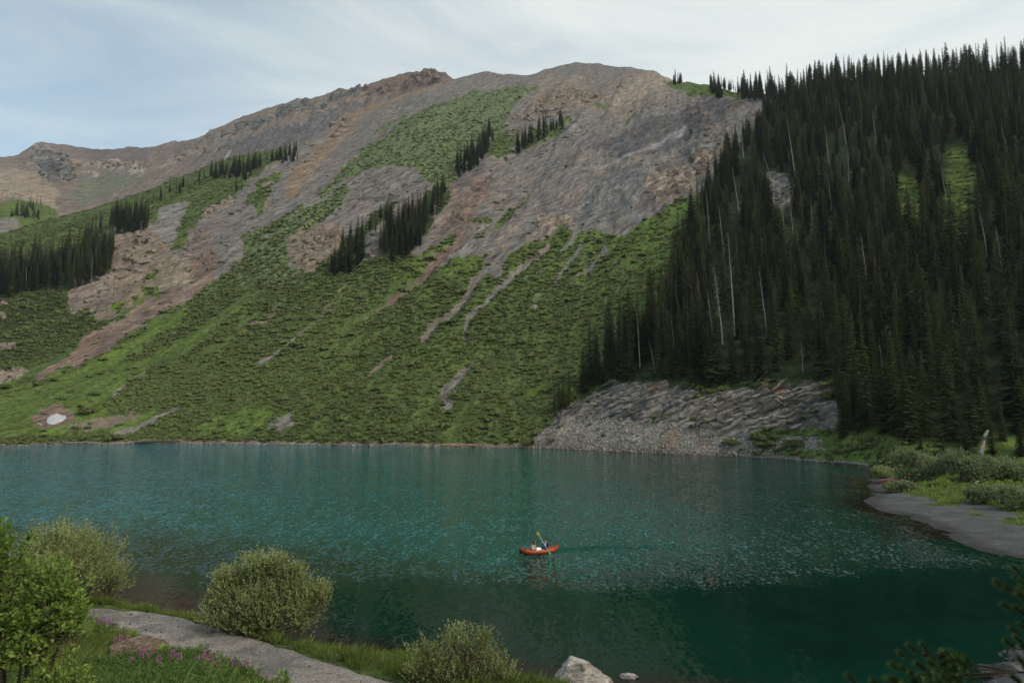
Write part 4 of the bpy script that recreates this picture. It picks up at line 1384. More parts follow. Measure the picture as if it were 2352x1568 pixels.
# base x, base y, top x, top y, twigs, look, label
SNAGS = [
    (1660, 790, 1632, 585, 60, 'g', 'tall bleached dead spruce with curved bare twigs at the forest edge'),
    (1640, 800, 1618, 648, 20, 'g', 'leaning white dead trunk just left of the twiggy snag'),
    (1612, 735, 1596, 605, 4, 'r', 'reddish bare trunk standing left of the white snags'),
    (1688, 770, 1671, 500, 18, 'g', 'tall thin grey snag right of the twiggy snag'),
    (1762, 770, 1738, 596, 14, 'g', 'long pale snag with its top bent left, in the lower forest'),
    (1560, 740, 1546, 620, 3, 'g', 'short thin snag left of the reddish trunk'),
    (1548, 800, 1537, 700, 3, 'g', 'thin pale pole among the leftmost forest trees'),
    (1470, 840, 1460, 690, 0, 'g', 'slim grey pole above the left part of the cliff'),
    (1505, 850, 1478, 760, 0, 'g', 'leaning pale pole above the left part of the cliff'),
    (1630, 560, 1622, 415, 10, 'g', 'long light snag at the upper left forest edge'),
    (1664, 600, 1645, 455, 10, 'g', 'curved thin snag at the upper left forest edge'),
    (1708, 380, 1698, 245, 4, 'g', 'upper thin snag below the ridge trees'),
    (1698, 490, 1670, 360, 4, 'g', 'grey leaning snag over the steep forest edge'),
    (1775, 430, 1735, 330, 5, 'g', 'curved snag above the pale rock in the forest'),
    (1830, 440, 1800, 240, 6, 'g', 'slender snag among the upper forest trees left of centre'),
    (1945, 345, 1918, 225, 2, 'g', 'pale leaning broken trunk high in the forest'),
    (1950, 430, 1955, 315, 4, 'g', 'thin upright snag beside the pale leaning trunk'),
    (1905, 385, 1893, 270, 12, 'g', 'weathered grey trunk in the upper forest'),
    (2013, 345, 2003, 250, 3, 'g', 'straight pale snag under the skyline'),
    (1910, 480, 1899, 380, 3, 'g', 'bleached snag just right of the rust brown spruce'),
    (2325, 400, 2290, 270, 6, 'g', 'long white snag at the far right, leaning left'),
    (2268, 590, 2245, 460, 12, 'g', 'twiggy white snag below the green clearing'),
    (2302, 620, 2285, 500, 10, 'g', 'white snag right of the twiggy one, at the right edge'),
    (1990, 640, 1974, 515, 12, 'g', 'thin light snag in the middle of the forest'),
    (1870, 560, 1862, 430, 3, 'g', 'faint snag left of the rust brown spruce'),
    (1800, 520, 1790, 430, 40, 'g', 'grey dead tree in front of the pale rock'),
    (1822, 540, 1812, 440, 30, 'g', 'second grey dead tree right of the pale rock'),
    (1590, 690, 1586, 640, 30, 'r', 'short tan dead tree in the lower left forest'),
    (2030, 870, 2018, 760, 3, 'g', 'pale thin pole in the dark lower forest'),
    (1845, 850, 1838, 770, 3, 'g', 'thin grey pole above the right half of the cliff'),
    (60, 655, 56, 585, 3, 'g', 'pale snag in the left forest band'),
    (210, 640, 208, 560, 2, 'g', 'thin pale snag right in the left forest band'),
    (2175, 470, 2160, 380, 3, 'g', 'thin snag at the left edge of the green clearing'),
]

# light gaps in front of the snags and below the clearings
OPEN_ = [[(2170, 335), (2215, 330), (2245, 400), (2250, 480), (2240, 560), (2190, 560), (2165, 460)], [(2070, 420), (2100, 430), (2115, 560), (2085, 570)], [(1765, 410), (1815, 400), (1832, 450), (1812, 560), (1772, 550)]]


def hides(t):
    if t[4] != 'forest':
        return False
    for q in SNAGS:
        xx = q[0] + (q[2] - q[0]) * .35
        if abs(t[0] - xx) < 11 and q[1] - 15 < t[1] < q[1] + 62:
            return True
    return any(inpoly(np.array([t[0]]), np.array([t[1]]), o_)[0] for o_ in OPEN_)


TREES = [t for t in TREES if not hides(t)]


# the ones that show largest: not hidden behind nearer trunks of the same stand
order = sorted(range(len(TREES)), key=lambda i: -apparent(TREES[i]) * (1.0 if -30 < TREES[i][0] < 2400 else 0.0) * (1.12 if TREES[i][4] != 'forest' else 1.0))
single = order[:300]
rest = order[300:]
TLAB = {i: tree_label(TREES[i][0], TREES[i][1], TREES[i][2], TREES[i][4], TREES[i][3]) for i in single}
same = {}
for i in single:
    if TREES[i][4] in ('forest', 'lower right'):
        same.setdefault(TLAB[i][0], []).append(i)
for lb_, ids in same.items():
    if len(ids) > 1:
        ids.sort(key=lambda q: TREES[q][1])
        words = ['upper', 'lower'] if len(ids) == 2 else ['uppermost', 'middle', 'lowermost'] if len(ids) == 3 else ['uppermost', 'second highest', 'second lowest', 'lowermost'] + ['other'] * 20
        for w_, q in zip(words, ids):
            TLAB[q] = (w_ + ' ' + lb_, TLAB[q][1])
r_ = random.Random(5)
for n_, i in enumerate(single):
    x, y, h, v, zone, p = TREES[i]
    lab, grp = TLAB[i]
    e = empty('spruce_tree', (p[0], p[1], p[2] - 0.2), ' '.join(lab.split()[:16]), 'tree', grp, r_.uniform(0, 6.28), h / 22.0)
    wf = r_.choice((.72, .85, 1.0, 1.15, 1.35))
    e.scale = (h / 22.0 * wf, h / 22.0 * wf, h / 22.0)
    e.rotation_euler.x = r_.uniform(-.02, .02)
    e.rotation_euler.y = r_.uniform(-.02, .02)
    for nm, me in (('trunk', SPR[v][1]), ('crown', SPR[v][0])):
        link(nm, me, parent=e)
pts = np.array([TREES[i][5] for i in rest])
pts[:, 2] -= .2
nrest = len(rest)
rot = np.stack([RNG.uniform(-.03, .03, nrest), RNG.uniform(-.03, .03, nrest), RNG.uniform(0, 6.28, nrest)], 1)
scatter('distant_spruces', [s[2] for s in SPR], pts, rot, np.array([TREES[i][2] / 22. for i in rest])[:, None] * np.stack([RNG.choice([.72, .85, 1., 1.2, 1.4], nrest)] * 2 + [np.ones(nrest)], 1).reshape(nrest, 3), [TREES[i][3] for i in rest], 'the rest of the dark spruce forest and far clumps on the slopes', 'forest')

# brown dying spruces
M_save = M_spruce
for (x, y, h, lab) in [(1886, 505, 11, 'rust brown dying spruce in the middle of the dark forest'), (2015, 720, 17, 'reddish brown dying spruce low in the forest, right of the tall snag')]:
    p = slope.at(np.array(x), np.array(y))
    e = empty('dying_spruce', p, lab, 'tree', None, 0.3, h / 22)
    cr = SPR[2][0].copy()
    cr.materials.clear()
    cr.materials.append(M_brown_spruce)
    link('crown', cr, parent=e)
    link('trunk', SPR[2][1], parent=e)


def snag_mesh(seed, H, r0, bend, twigs, mat):
    rr = random.Random(seed)
    b = Tri()
    pts_ = []
    for k in range(9):
        t = k / 8
        pts_.append((bend * (.7 * t + .3 * t * t) + rr.uniform(-.06, .06), rr.uniform(-.06, .06), H * t - .8))
    b.tube(pts_, [r0 * (1 - t / 8 * .9) for t in range(9)], 6)
    tw = Tri()
    for q in range(twigs):
        t = rr.uniform(.35, .97)
        a = rr.uniform(0, 6.28)
        L = rr.uniform(.5, 2.2) * (1.1 - t) + .3
        o = Vector((bend * (.7 * t + .3 * t * t), 0, H * t - .8))
        d1 = Vector((math.cos(a), math.sin(a), rr.uniform(-.2, .25)))
        tw.tube([o, o + d1 * L * .6, o + d1 * L + Vector((0, 0, -.35 * L))], [.045, .03, .012], 3, cap=False)
    return b.mesh('snag_trunk', [mat]), (tw.mesh('snag_twigs', [mat]) if twigs else None)


for k, (x, y, tx, ty, tw, look, lab) in enumerate(SNAGS):
    p = slope.at(np.array(float(x)), np.array(float(y)))
    p = p * np.array([.985, .985, 1])
    p[2] = p[2] + (CH - p[2]) * .0
    H = (y - ty) / F_ * p[1] * .9
    lean_ = (tx - x) / F_ * p[1] * .6
    mt = M_snag if look == 'g' else M_snag_red
    tm, wm = snag_mesh(100 + k, H, .11 + .006 * H, lean_ * .9, tw * 2, mt)
    e = empty('dead_tree', p, lab, 'dead tree', 'bare dead trees in the forest')
    link('trunk', tm, parent=e)
    if wm:
        link('twigs', wm, parent=e)

# ------------------------------------------------------------------ shrub cover of the slopes


def bush_mesh(seed, n, flat=0.62, leaf=0.30):
    rr = random.Random(seed)
    b = Tri()
    lobes = [(Vector((rr.uniform(-.55, .55), rr.uniform(-.55, .55), rr.uniform(.15, .5))), rr.uniform(.35, .6)) for _ in range(5)]
    for i in range(n):
        c, r = lobes[i % 5]
        d = Vector((rr.gauss(0, 1), rr.gauss(0, 1), abs(rr.gauss(0, 1)) * .9 - .15)).normalized()
        p = c + d * r * rr.uniform(.8, 1.1)
        p.z = p.z * flat
        q = (d + Vector((rr.uniform(-.5, .5), rr.uniform(-.5, .5), rr.uniform(.2, 1.1)))).normalized()
        u = q.orthogonal().normalized()
        w = q.cross(u)
        s = leaf * rr.uniform(.6, 1.3)
        a = rr.uniform(0, 6.28)
        pts3 = [p + (u * math.cos(a + t) + w * math.sin(a + t)) * s for t in (0, 1.9, 3.3, 4.6)]
        b.poly(pts3)
    return b.mesh('bush', [M_shrub])


BUSH = [bush_mesh(s, 64, .40, .30) for s in range(6)]


def cover(S, shr, nsamp, xr, seed, ylo=0, smin=.8, smax=1.5):
    rr = np.random.RandomState(seed)
    px = rr.uniform(xr[0], xr[1], nsamp)
    b = np.interp(px, S.pxs, S.bot)
    t = np.interp(px, S.pxs, S.top)
    py = b + (t - b) * rr.uniform(0, 1, nsamp)
    i = np.interp(px, S.pxs, np.arange(len(S.pxs)))
    j = (py - b) / (t - b) * (len(S.vs) - 1)
    ii = np.clip(np.round(i).astype(int), 0, len(S.pxs) - 1)
    jj = np.clip(np.round(j).astype(int), 0, len(S.vs) - 1)
    P = S.at(px, py)
    Y = P[:, 1]
    f = flowco(P)
    cl_ = fbm(f[:, 1] / 9., f[:, 0] / 30., None, 3, 7)
    cl2 = fbm(P[:, 0] / 4., P[:, 1] / 6., P[:, 2] / 4., 2, 8)
    cl3 = fbm(f[:, 1] / 26., f[:, 0] / 90., None, 3, 57)
    dens = np.maximum(shr[ii, jj], .05 * (cl2 > .6)) * sstep(.36, .47, cl_ * .4 + cl2 * .2 + cl3 * .4 + .02)
    want = np.clip((Y / 600.) ** 1.6, .15, 1.0)
    keep = rr.uniform(0, 1, nsamp) < dens * want
    P = P[keep]
    n = len(P)
    Y = Y[keep]
    s = (.55 + rr.gamma(2.2, .28, n)) * (smax / 1.5) * (0.75 + .5 * cl2[keep]) * np.clip(Y / 330., .75, 1.0)
    rot = np.stack([rr.uniform(-.15, .15, n), rr.uniform(-.15, .15, n), rr.uniform(0, 6.28, n)], 1)
    P[:, 2] -= .05 + .16 * s
    return P, rot, s


P1, R1, S1 = cover(slope, shr, 230000, (-120, 2420), 3)
P2, R2, S2 = cover(far, fshr, 12000, (-100, 600), 4)
PP, RR, SS = np.concatenate([P1, P2]), np.concatenate([R1, R2]), np.concatenate([S1, S2])
print('shrubs', len(PP), 'trees', len(TREES))
scatter('slope_shrubs', BUSH, PP, RR, SS, RNG.randint(0, 6, len(PP)), 'low green willow scrub covering the mountain slope in streaks', 'scrub')
# ------------------------------------------------------------------ rocks


def rock_mesh(seed, sx, sy, sz, mat, cuts=9, flat_top=None, rough=0.05, res=14):
    """a block cut by planes, then weathered"""
    rr = np.random.RandomState(seed)
    vs_, fs2 = [], []
    for ax in range(3):
        for sg in (-1, 1):
            b = len(vs_)
            for i in range(res + 1):
                for j in range(res + 1):
                    p = [0, 0, 0]
                    p[ax] = sg
                    p[(ax + 1) % 3] = -1 + 2 * i / res
                    p[(ax + 2) % 3] = -1 + 2 * j / res
                    vs_.append(p)
            for i in range(res):
                for j in range(res):
                    q = [b + i * (res + 1) + j, b + (i + 1) * (res + 1) + j, b + (i + 1) * (res + 1) + j + 1, b + i * (res + 1) + j + 1]
                    fs2.append(q if sg > 0 else q[::-1])
    V = np.array(vs_, float)
    n = V / np.linalg.norm(V, axis=1)[:, None]
    V = n * 1.15
    for k in range(cuts):
        d = rr.normal(size=3)
        d /= np.linalg.norm(d)
        off = rr.uniform(.55, .85)
        s = V @ d - off
        V = np.where(s[:, None] > 0, V - s[:, None] * d, V)
    if flat_top is not None:
        V[:, 2] = np.minimum(V[:, 2], flat_top)
    no = fbm(V[:, 0] * 3 + seed, V[:, 1] * 3, V[:, 2] * 3, 4, seed) - .5
    V = V * (1 + no[:, None] * rough * 4 * (0.3 if flat_top is not None else 1))
    V = V * np.array([sx, sy, sz])
    return mesh_np('rock', V, np.array(fs2), False, [mat])


def put_rock(name, px, py, w, d, h, label, mat, seed, rz=0, sink=.3, flat=None, z=None, cuts=9, rough=.05, res=14):
    p = near_point(px, py) if z is None else onplane(px, py, z)
    me = rock_mesh(seed, w / 2, d / 2, h / 2, mat, cuts, flat, rough, res)
    o = link(name, me, label=label, cat='rock')
    o.location = (p[0], p[1], p[2] + h / 2 * (1 - 2 * sink))
    o.rotation_euler = (0, 0, rz)
    return o


put_rock('flat_rock', 312, 1512, 2.7, 1.9, 1.5, 'big flat-topped brown rock between the flowers and the gravel road', M_tabletop, 3, .25, .26, .45, res=30, rough=.13, cuts=14)
put_rock('rock', 398, 1540, .7, .5, .5, 'small brown rock at the right foot of the flat-topped rock', M_tabletop, 5, .4)
put_rock('rock', 141, 1466, 1.0, .6, .6, 'pale grey rock half hidden in the flowers at the lower left', M_greyrock, 8, .2, .35, .4)
put_rock('rock', 112, 1398, 1.5, .8, .9, 'reddish brown rock beneath the left willow', M_tabletop, 11, .2)
put_rock('rock', 142, 1400, .7, .5, .6, 'small reddish rock just right of the bigger one beneath the left willow', M_tabletop, 13, .9)
o = put_rock('boulder', 1338, 1606, 3.0, 2.0, 1.9, 'large pale angular boulder standing in the water at the bottom edge', M_boulder, 24, .1, .2, None, z=-0.15, cuts=22, rough=.05, res=30)
put_rock('rock', 1446, 1556, .75, .4, .3, 'small pale stone just breaking the water right of the boulder', M_boulder, 23, -.3, .45, None, z=0.0)
put_rock('rock', 768, 1512, .5, .3, .25, 'small dark stone on the bank left of the driftwood', M_greyrock, 26, 0, .4)
put_rock('rock', 2305, 1556, 1.9, 1.4, .9, 'grey rock on the gravel corner at the lower right', M_darkrock, 31, .3, .3, None, z=0.1)

# ------------------------------------------------------------------ logs


def log_between(a, b, r0, r1, name, label, mat, stubs=3, seed=0, cat='log', group=None):
    a, b = Vector(a), Vector(b)
    rr = random.Random(seed)
    t = Tri()
    mid = (b - a)
    pts_ = [mid * (k / 5.0) + Vector((rr.uniform(-1, 1), rr.uniform(-1, 1), rr.uniform(-1, 1))) * r0 * .35 for k in range(6)]
    t.tube(pts_, [r0 + (r1 - r0) * k / 5.0 for k in range(6)], 8)
    for q in range(stubs):
        k = rr.uniform(.3, .9)
        o_ = mid * k
        d_ = Vector((rr.uniform(-1, 1), rr.uniform(-.6, .6), rr.uniform(.2, 1))).normalized() * rr.uniform(2, 5) * r0
        t.tube([o_, o_ + d_], [r0 * .3, r0 * .1], 4)
    e = link(name, t.mesh(name, [mat], True), label=label, cat=cat, group=group, loc=a)
    return e


M_darkwood = simple('wet_dark_wood', (0.07, 0.055, 0.045), .9, .4, 2)


def slp(x, y, up=0.2, dy=0.0):
    p = slope.at(np.array(float(x)), np.array(float(y)))
    return (p[0], p[1] - dy, p[2] + up)


LOGS = [
    ((314, 1018), (418, 1014), .42, .25, M_darkwood, 'long dark driftwood log on the far left beach'),
    ((316, 1014), (352, 1012), .2, .12, M_snag, 'short pale log lying on the long dark one'),
    ((150, 1018), (225, 1016), .22, .12, M_snag, 'pale driftwood pole at the far left end of the beach'),
    ((1012, 1024), (1135, 1025), .22, .12, M_snag_red, 'long reddish driftwood pole on the beach left of the cliff'),
    ((880, 1021), (962, 1022), .2, .12, M_snag, 'pale driftwood pole in the middle of the far beach'),
    ((740, 1020), (800, 1021), .2, .1, M_snag_red, 'short reddish driftwood pole on the far beach'),
    ((1311, 1032), (1326, 1016), .14, .08, M_snag, 'short pole leaning on the talus near the water'),
    ((1768, 910), (1799, 869), .22, .12, M_snag, 'fallen pale trunk sliding down over the right part of the cliff'),
    ((1735, 878), (1756, 858), .2, .1, M_snag, 'short broken pale trunk above the cliff notch'),
    ((1378, 890), (1412, 878), .2, .12, M_snag, 'pale fallen trunk lying on the left top of the cliff'),
    ((1448, 881), (1468, 873), .2, .14, M_snag, 'short pale log on the cliff edge left of the orange rock'),
    ((213, 990), (232, 978), .2, .1, M_snag, 'small bleached log on the meadow above the far beach'),
    ((1905, 1064), (1990, 1071), .16, .08, M_snag, 'thin pale driftwood on the beach left of the spit willows'),
]
for k, (a, b, r0, r1, mt, lab) in enumerate(LOGS):
    onb = a[1] > 1008
    log_between(slp(a[0], a[1], .25, 1.0 if onb else 1.5), slp(b[0], b[1], .25, 1.0 if onb else 2.5), r0, r1, 'fallen_log' if not onb else 'driftwood_log', lab, mt, 4, 40 + k)
p = slope.at(np.array(2224.), np.array(1042.))
q = slope.at(np.array(2243.), np.array(1000.))
log_between((p[0], p[1] - 3, p[2] + .2), (q[0], q[1] - 3, q[2] + 1.0), .42, .26, 'fallen_log', 'thick white broken trunk leaning on the bank behind the spit willows', M_snag, 2, 77)
a = near_point(800, 1529)
log_between((a[0], a[1] + .3, .12), (a[0] + .62, a[1] + .35, .2), .11, .1, 'driftwood_log', 'short sawn log lying at the near water edge', M_snag, 0, 78)
for k, (x, y, x2, y2, lab) in enumerate([(2078, 1090, 2120, 1086, 'tangled grey driftwood branch behind the spit willows'), (2240, 1112, 2275, 1100, 'pale stick in the grass between the spit willows')]):
    a, b = spit_point(x, y), spit_point(x2, y2)
    log_between((a[0], a[1], a[2] + .15), (b[0], b[1], b[2] + .4), .16, .08, 'driftwood_log', lab, M_snag, 5, 90 + k)

# ------------------------------------------------------------------ snow patch on the meadow
poly = [(107, 961), (113, 953), (128, 950), (152, 951), (155, 956), (148, 962), (136, 966), (126, 971), (110, 972)]
c0 = (130, 961)
rings = []
for k in range(9):
    f = 1 - k / 8.0
    ring = []
    for i in range(36):
        t = i / 36 * len(poly)
        a_, b_ = poly[int(t) % len(poly)], poly[(int(t) + 1) % len(poly)]
        u = t - int(t)
        x = a_[0] * (1 - u) + b_[0] * u + math.sin(i * 2.7) * 1.0
        y = a_[1] * (1 - u) + b_[1] * u + math.sin(i * 1.9) * .6
        P_ = slope.at(np.array(c0[0] + (x - c0[0]) * f), np.array(c0[1] + (y - c0[1]) * f))
        ring.append((P_[0], P_[1] - .1, P_[2] + .3 * (1 - f ** 3) - .1 + .25 * (k > 0)))
    rings.append(ring)
vs_ = [v for r in rings for v in r]
fs2 = [(k * 36 + i, k * 36 + (i + 1) % 36, (k + 1) * 36 + (i + 1) % 36, (k + 1) * 36 + i) for k in range(8) for i in range(36)]
link('snow_patch', mesh_np('snow_patch', vs_, fs2, True, [M_snow]), label='small patch of old white snow in the brown hollow of the left meadow', cat='snow patch')

# ------------------------------------------------------------------ talus stones and cliff slabs (too many to count)


def stone_mesh(seed, flat=1.0, mat=None):
    rr = np.random.RandomState(seed)
    V = rr.normal(size=(9, 3))
    V /= np.linalg.norm(V, axis=1)[:, None]
    V *= np.array([1, rr.uniform(.6, 1), flat * rr.uniform(.5, .8)]) * .5
    bm_ = __import__('bmesh').new()
    for v in V:
        bm_.verts.new(v)
    __import__('bmesh').ops.convex_hull(bm_, input=bm_.verts)
    me_ = bpy.data.meshes.new('stone')
    bm_.to_mesh(me_)
    bm_.free()
    me_.materials.append(mat)
    return me_


def on_slope(poly, n, seed):
    rr = np.random.RandomState(seed)
    xs = [p_[0] for p_ in poly]
    ys = [p_[1] for p_ in poly]
    x = rr.uniform(min(xs), max(xs), n * 3)
    y = rr.uniform(min(ys), max(ys), n * 3)
    k = np.nonzero(inpoly(x, y, poly))[0][:n]
    return slope.at(x[k], y[k]), x[k], y[k], rr


TAL = [(1216, 1034), (1225, 1010), (1263, 984), (1335, 962), (1401, 958), (1532, 968), (1598, 973), (1640, 998), (1700, 1003), (1880, 1003), (1900, 1030), (1760, 1046), (1560, 1043)]
P_, x_, y_, rr_ = on_slope(TAL, 5200, 3)
n_ = len(P_)
s_ = rr_.gamma(2.0, .14, n_) + .16
s_ = np.minimum(s_, 1.5)
extra = [on_slope([(490, 626), (418, 692), (282, 780), (129, 855), (85, 857), (184, 775), (340, 676)], 500, 4), on_slope([(1085, 825), (1021, 898), (1035, 925), (1060, 870)], 300, 5),
         on_slope([(683, 938), (666, 959), (646, 986), (612, 979)], 160, 6), on_slope([(-20, 1021), (1220, 1024), (1220, 1030), (-20, 1026)], 700, 7), on_slope([(1700, 1046), (2000, 1064), (2000, 1072), (1700, 1050)], 400, 8),
         on_slope([(60, 970), (300, 945), (330, 960), (150, 985)], 200, 9), on_slope([(0, 850), (60, 846), (60, 860), (0, 884)], 160, 10), on_slope([(0, 400), (1200, 400), (1200, 700), (0, 700)], 0, 11)]
PA, SA = [P_], [s_]
for e_ in extra:
    PA.append(e_[0])
    SA.append(e_[3].gamma(2.0, .13, len(e_[0])) + .15)
PA, SA = np.concatenate(PA), np.concatenate(SA)
n_ = len(PA)
ix = np.where(RNG.rand(n_) < .22, RNG.randint(5, 8, n_), RNG.randint(0, 5, n_))
scatter('talus_stones', [stone_mesh(k, 1, M_stone) for k in range(5)] + [stone_mesh(9 + k, 1, M_stone2) for k in range(3)], PA + np.array([0, 0, .08]), RNG.uniform(0, 6.28, (n_, 3)), SA, ix,
        'loose grey stones of the talus below the cliff and in the debris streaks', 'stones')

CLF = [(1240, 996), (1263, 972), (1300, 938), (1345, 924), (1358, 909), (1414, 884), (1499, 876), (1588, 889), (1640, 902), (1729, 895), (1794, 879), (1915, 880), (1912, 910), (1940, 975), (1762, 986), (1640, 994), (1598, 972),
       (1532, 966), (1401, 957), (1335, 960)]
P_, x_, y_, rr_ = on_slope(CLF, 60, 12)
n_ = len(P_)
# long thin beds lying along the dip: higher to the right
dip = np.interp(x_, [1240, 1400, 1600, 1900], [.62, .42, .30, .24]) + rr_.normal(0, .05, n_)
rot = np.stack([rr_.normal(.25, .08, n_), -dip, rr_.normal(0, .12, n_)], 1)
sc_ = np.stack([rr_.uniform(3, 9.0, n_), rr_.uniform(1.6, 2.6, n_), rr_.uniform(.6, 1.5, n_)], 1)
scatter('cliff_slabs', [stone_mesh(60 + k, .8, M_slab) for k in range(6)], P_ + np.array([0, .95, -.1]), rot, sc_, RNG.randint(0, 6, n_), 'thin tilted grey beds of rock sticking out of the cliff', 'rock beds')

# crags: bare blocks of rock breaking out of the slope
M_cr = [rock_mat('crag_tan', (0.16, 0.125, 0.10), (0.30, 0.245, 0.19), .18, .5), rock_mat('crag_pink', (0.14, 0.105, 0.09), (0.24, 0.18, 0.15), .18, .5),
        rock_mat('crag_grey', (0.12, 0.115, 0.11), (0.22, 0.205, 0.19), .18, .5)]
CRAGS = [  # polygon, count, size, colour, sheet
    ([(262, 545), (306, 539), (374, 563), (391, 590), (340, 630), (275, 622)], 46, (4, 9), 0, slope), ([(175, 650), (250, 632), (275, 665), (200, 660)], 16, (2.5, 5), 0, slope),
    ([(200, 695), (270, 680), (260, 715), (190, 712)], 10, (2, 4), 1, slope), ([(452, 530), (470, 492), (540, 460), (530, 475), (480, 505)], 30, (4, 9), 0, slope),
    ([(405, 600), (428, 596), (440, 640), (425, 660), (408, 648)], 16, (3, 7), 0, slope), ([(440, 600), (490, 585), (520, 600), (480, 620)], 16, (3, 7), 1, slope),
    ([(430, 545), (470, 540), (500, 570), (440, 590)], 14, (4, 8), 1, slope), ([(670, 570), (690, 540), (760, 560), (750, 600), (690, 625)], 40, (3, 8), 0, slope),
    ([(735, 540), (782, 524), (790, 545), (750, 560)], 14, (3, 7), 1, slope), ([(820, 590), (870, 570), (860, 605), (825, 612)], 12, (3, 6), 0, slope),
    ([(1170, 275), (1200, 240), (1260, 212), (1330, 205), (1390, 225), (1300, 262), (1220, 285)], 60, (6, 15), 0, slope), ([(1160, 300), (1200, 290), (1180, 330)], 12, (5, 9), 1, slope),
    ([(1232, 512), (1310, 508), (1312, 528), (1240, 534)], 20, (3, 7), 0, slope), ([(1480, 440), (1580, 375), (1640, 340), (1610, 420), (1520, 468)], 36, (4, 9), 1, slope),
    ([(1100, 400), (1130, 400), (1090, 500), (1050, 550), (1040, 500)], 26, (4, 8), 1, slope), ([(1230, 350), (1330, 280), (1350, 290), (1250, 370)], 22, (4, 8), 2, slope),
    ([(750, 264), (800, 255), (812, 285), (770, 310)], 22, (8, 16), 0, slope), ([(690, 335), (722, 322), (735, 370), (700, 378)], 18, (7, 13), 0, slope), ([(590, 420), (640, 395), (640, 425), (600, 440)], 10, (5, 9), 0, slope),
    ([(1570, 250), (1700, 240), (1690, 290), (1640, 330)], 22, (5, 10), 1, slope), ([(1765, 400), (1810, 395), (1825, 440), (1790, 480)], 14, (3, 7), 2, slope),
    ([(800, 410), (930, 400), (1000, 430), (900, 470), (830, 470)], 26, (5, 9), 2, slope), ([(0, 690), (18, 695), (22, 720), (0, 728)], 8, (3, 6), 0, slope), ([(0, 772), (30, 780), (40, 798), (0, 798)], 8, (3, 6), 0, slope),
    ([(0, 855), (60, 848), (40, 868), (0, 880)], 12, (2, 4), 0, slope),
    ([(70, 350), (95, 334), (125, 350), (155, 390), (155, 418), (120, 420), (85, 400)], 60, (16, 36), 2, far), ([(110, 340), (150, 372), (165, 405), (130, 385)], 24, (14, 26), 0, far),
    ([(232, 374), (342, 378), (332, 390), (240, 386)], 46, (9, 16), 0, far), ([(150, 372), (220, 374), (215, 384), (160, 382)], 22, (10, 18), 0, far), ([(400, 362), (490, 334), (480, 345), (400, 385)], 22, (8, 16), 0, far),
    ([(480, 306), (700, 232), (830, 206), (800, 225), (690, 262), (560, 305), (490, 325)], 70, (12, 26), 2, far), ([(840, 205), (1000, 170), (1030, 182), (930, 205), (860, 225)], 34, (12, 24), 1, far),
    ([(500, 345), (560, 330), (540, 350)], 8, (10, 18), 2, far)]
PA, SA, IA, RA = [], [], [], []
for k, (poly_, n_, (a_, b_), ci, sh_t) in enumerate(CRAGS):
    rr_ = np.random.RandomState(300 + k)
    xs = [q_[0] for q_ in poly_]
    ys = [q_[1] for q_ in poly_]
    x_ = rr_.uniform(min(xs), max(xs), n_ * 6)
    y_ = rr_.uniform(min(ys), max(ys), n_ * 6)
    kk = np.nonzero(inpoly(x_, y_, poly_))[0][:n_]
    P_ = sh_t.at(x_[kk], y_[kk])
    m_ = len(kk)
    sz = a_ + (b_ - a_) * rr_.beta(1.2, 2.4, m_)
    PA.append(P_ + np.array([0, .05, .02]) * sz[:, None])
    SA.append(np.stack([sz * rr_.uniform(.9, 1.7, m_), sz * rr_.uniform(.7, 1.1, m_), sz * rr_.uniform(.6, 1.15, m_)], 1) * .5)
    RA.append(np.stack([rr_.normal(.1, .2, m_), rr_.normal(-.45, .2, m_), rr_.normal(.2, .4, m_)], 1))
    IA.append(ci * 3 + rr_.randint(0, 3, m_))
scatter('crag_blocks', [rock_mesh(70 + k, 1, 1, 1, M_cr[k // 3], 16, None, .10, 10) for k in range(9)], np.concatenate(PA), np.concatenate(RA), np.concatenate(SA), np.concatenate(IA),
        'jagged tan, pink and grey rock blocks of the crags on the mountain', 'crags')

# ------------------------------------------------------------------ bushes one can tell apart on the slope
BIGBUSH = []
for s in range(3):
    BIGBUSH.append(bush_mesh(50 + s, 420, .75, .13))
MB_ = [(232, 853, 1.6, 'lone dark round bush high on the left meadow'), (164, 900, 1.9, 'dark round bush in the middle of the left meadow'), (146, 919, 1.8, 'dark round bush just below the middle one on the left meadow'),
       (222, 906, 2.6, 'wide dark bush on the meadow beside the scrub edge'), (186, 932, 1.9, 'dark bush above the bright patch of scrub on the meadow'), (120, 870, 2.4, 'wide dark bush at the foot of the red debris streak'),
       (88, 883, 2.2, 'dark bush left of the foot of the debris streak'), (16, 889, 2.8, 'dark bush at the left edge of the meadow'), (96, 898, 1.9, 'pale green bush on the upper left meadow'),
       (205, 944, 4.0, 'large bright green bush right of the snow patch'), (262, 1008, 3.6, 'large green bush on the far beach by the gully mouth'), (190, 1003, 3.0, 'low green bush on the beach below the snow patch'),
       (1680, 1016, 2.3, 'dark green bush on the talus under the cliff'), (1737, 1008, 3.0, 'larger dark green bush at the foot of the right cliff'), (1757, 1021, 2.6, 'dark green bush just below the larger one at the cliff foot'),
       (1779, 1010, 2.2, 'dark small bush right of the pair at the cliff foot'), (1826, 1024, 2.8, 'wide dark bush near the shore right of the cliff'), (1600, 957, 1.8, 'tiny dark bush in the cleft of the cliff'),
       (1267, 1012, 1.4, 'tiny dark bush on the left end of the talus'), (1505, 950, 2.6, 'dark bush hanging in the cliff gully'), (1650, 895, 3.0, 'dark bush on the cliff top notch'),
       (1215, 1018, 3.0, 'green bush at the water where talus meets scrub'), (1900, 905, 3.0, 'dark bush on the right upper cliff edge')]
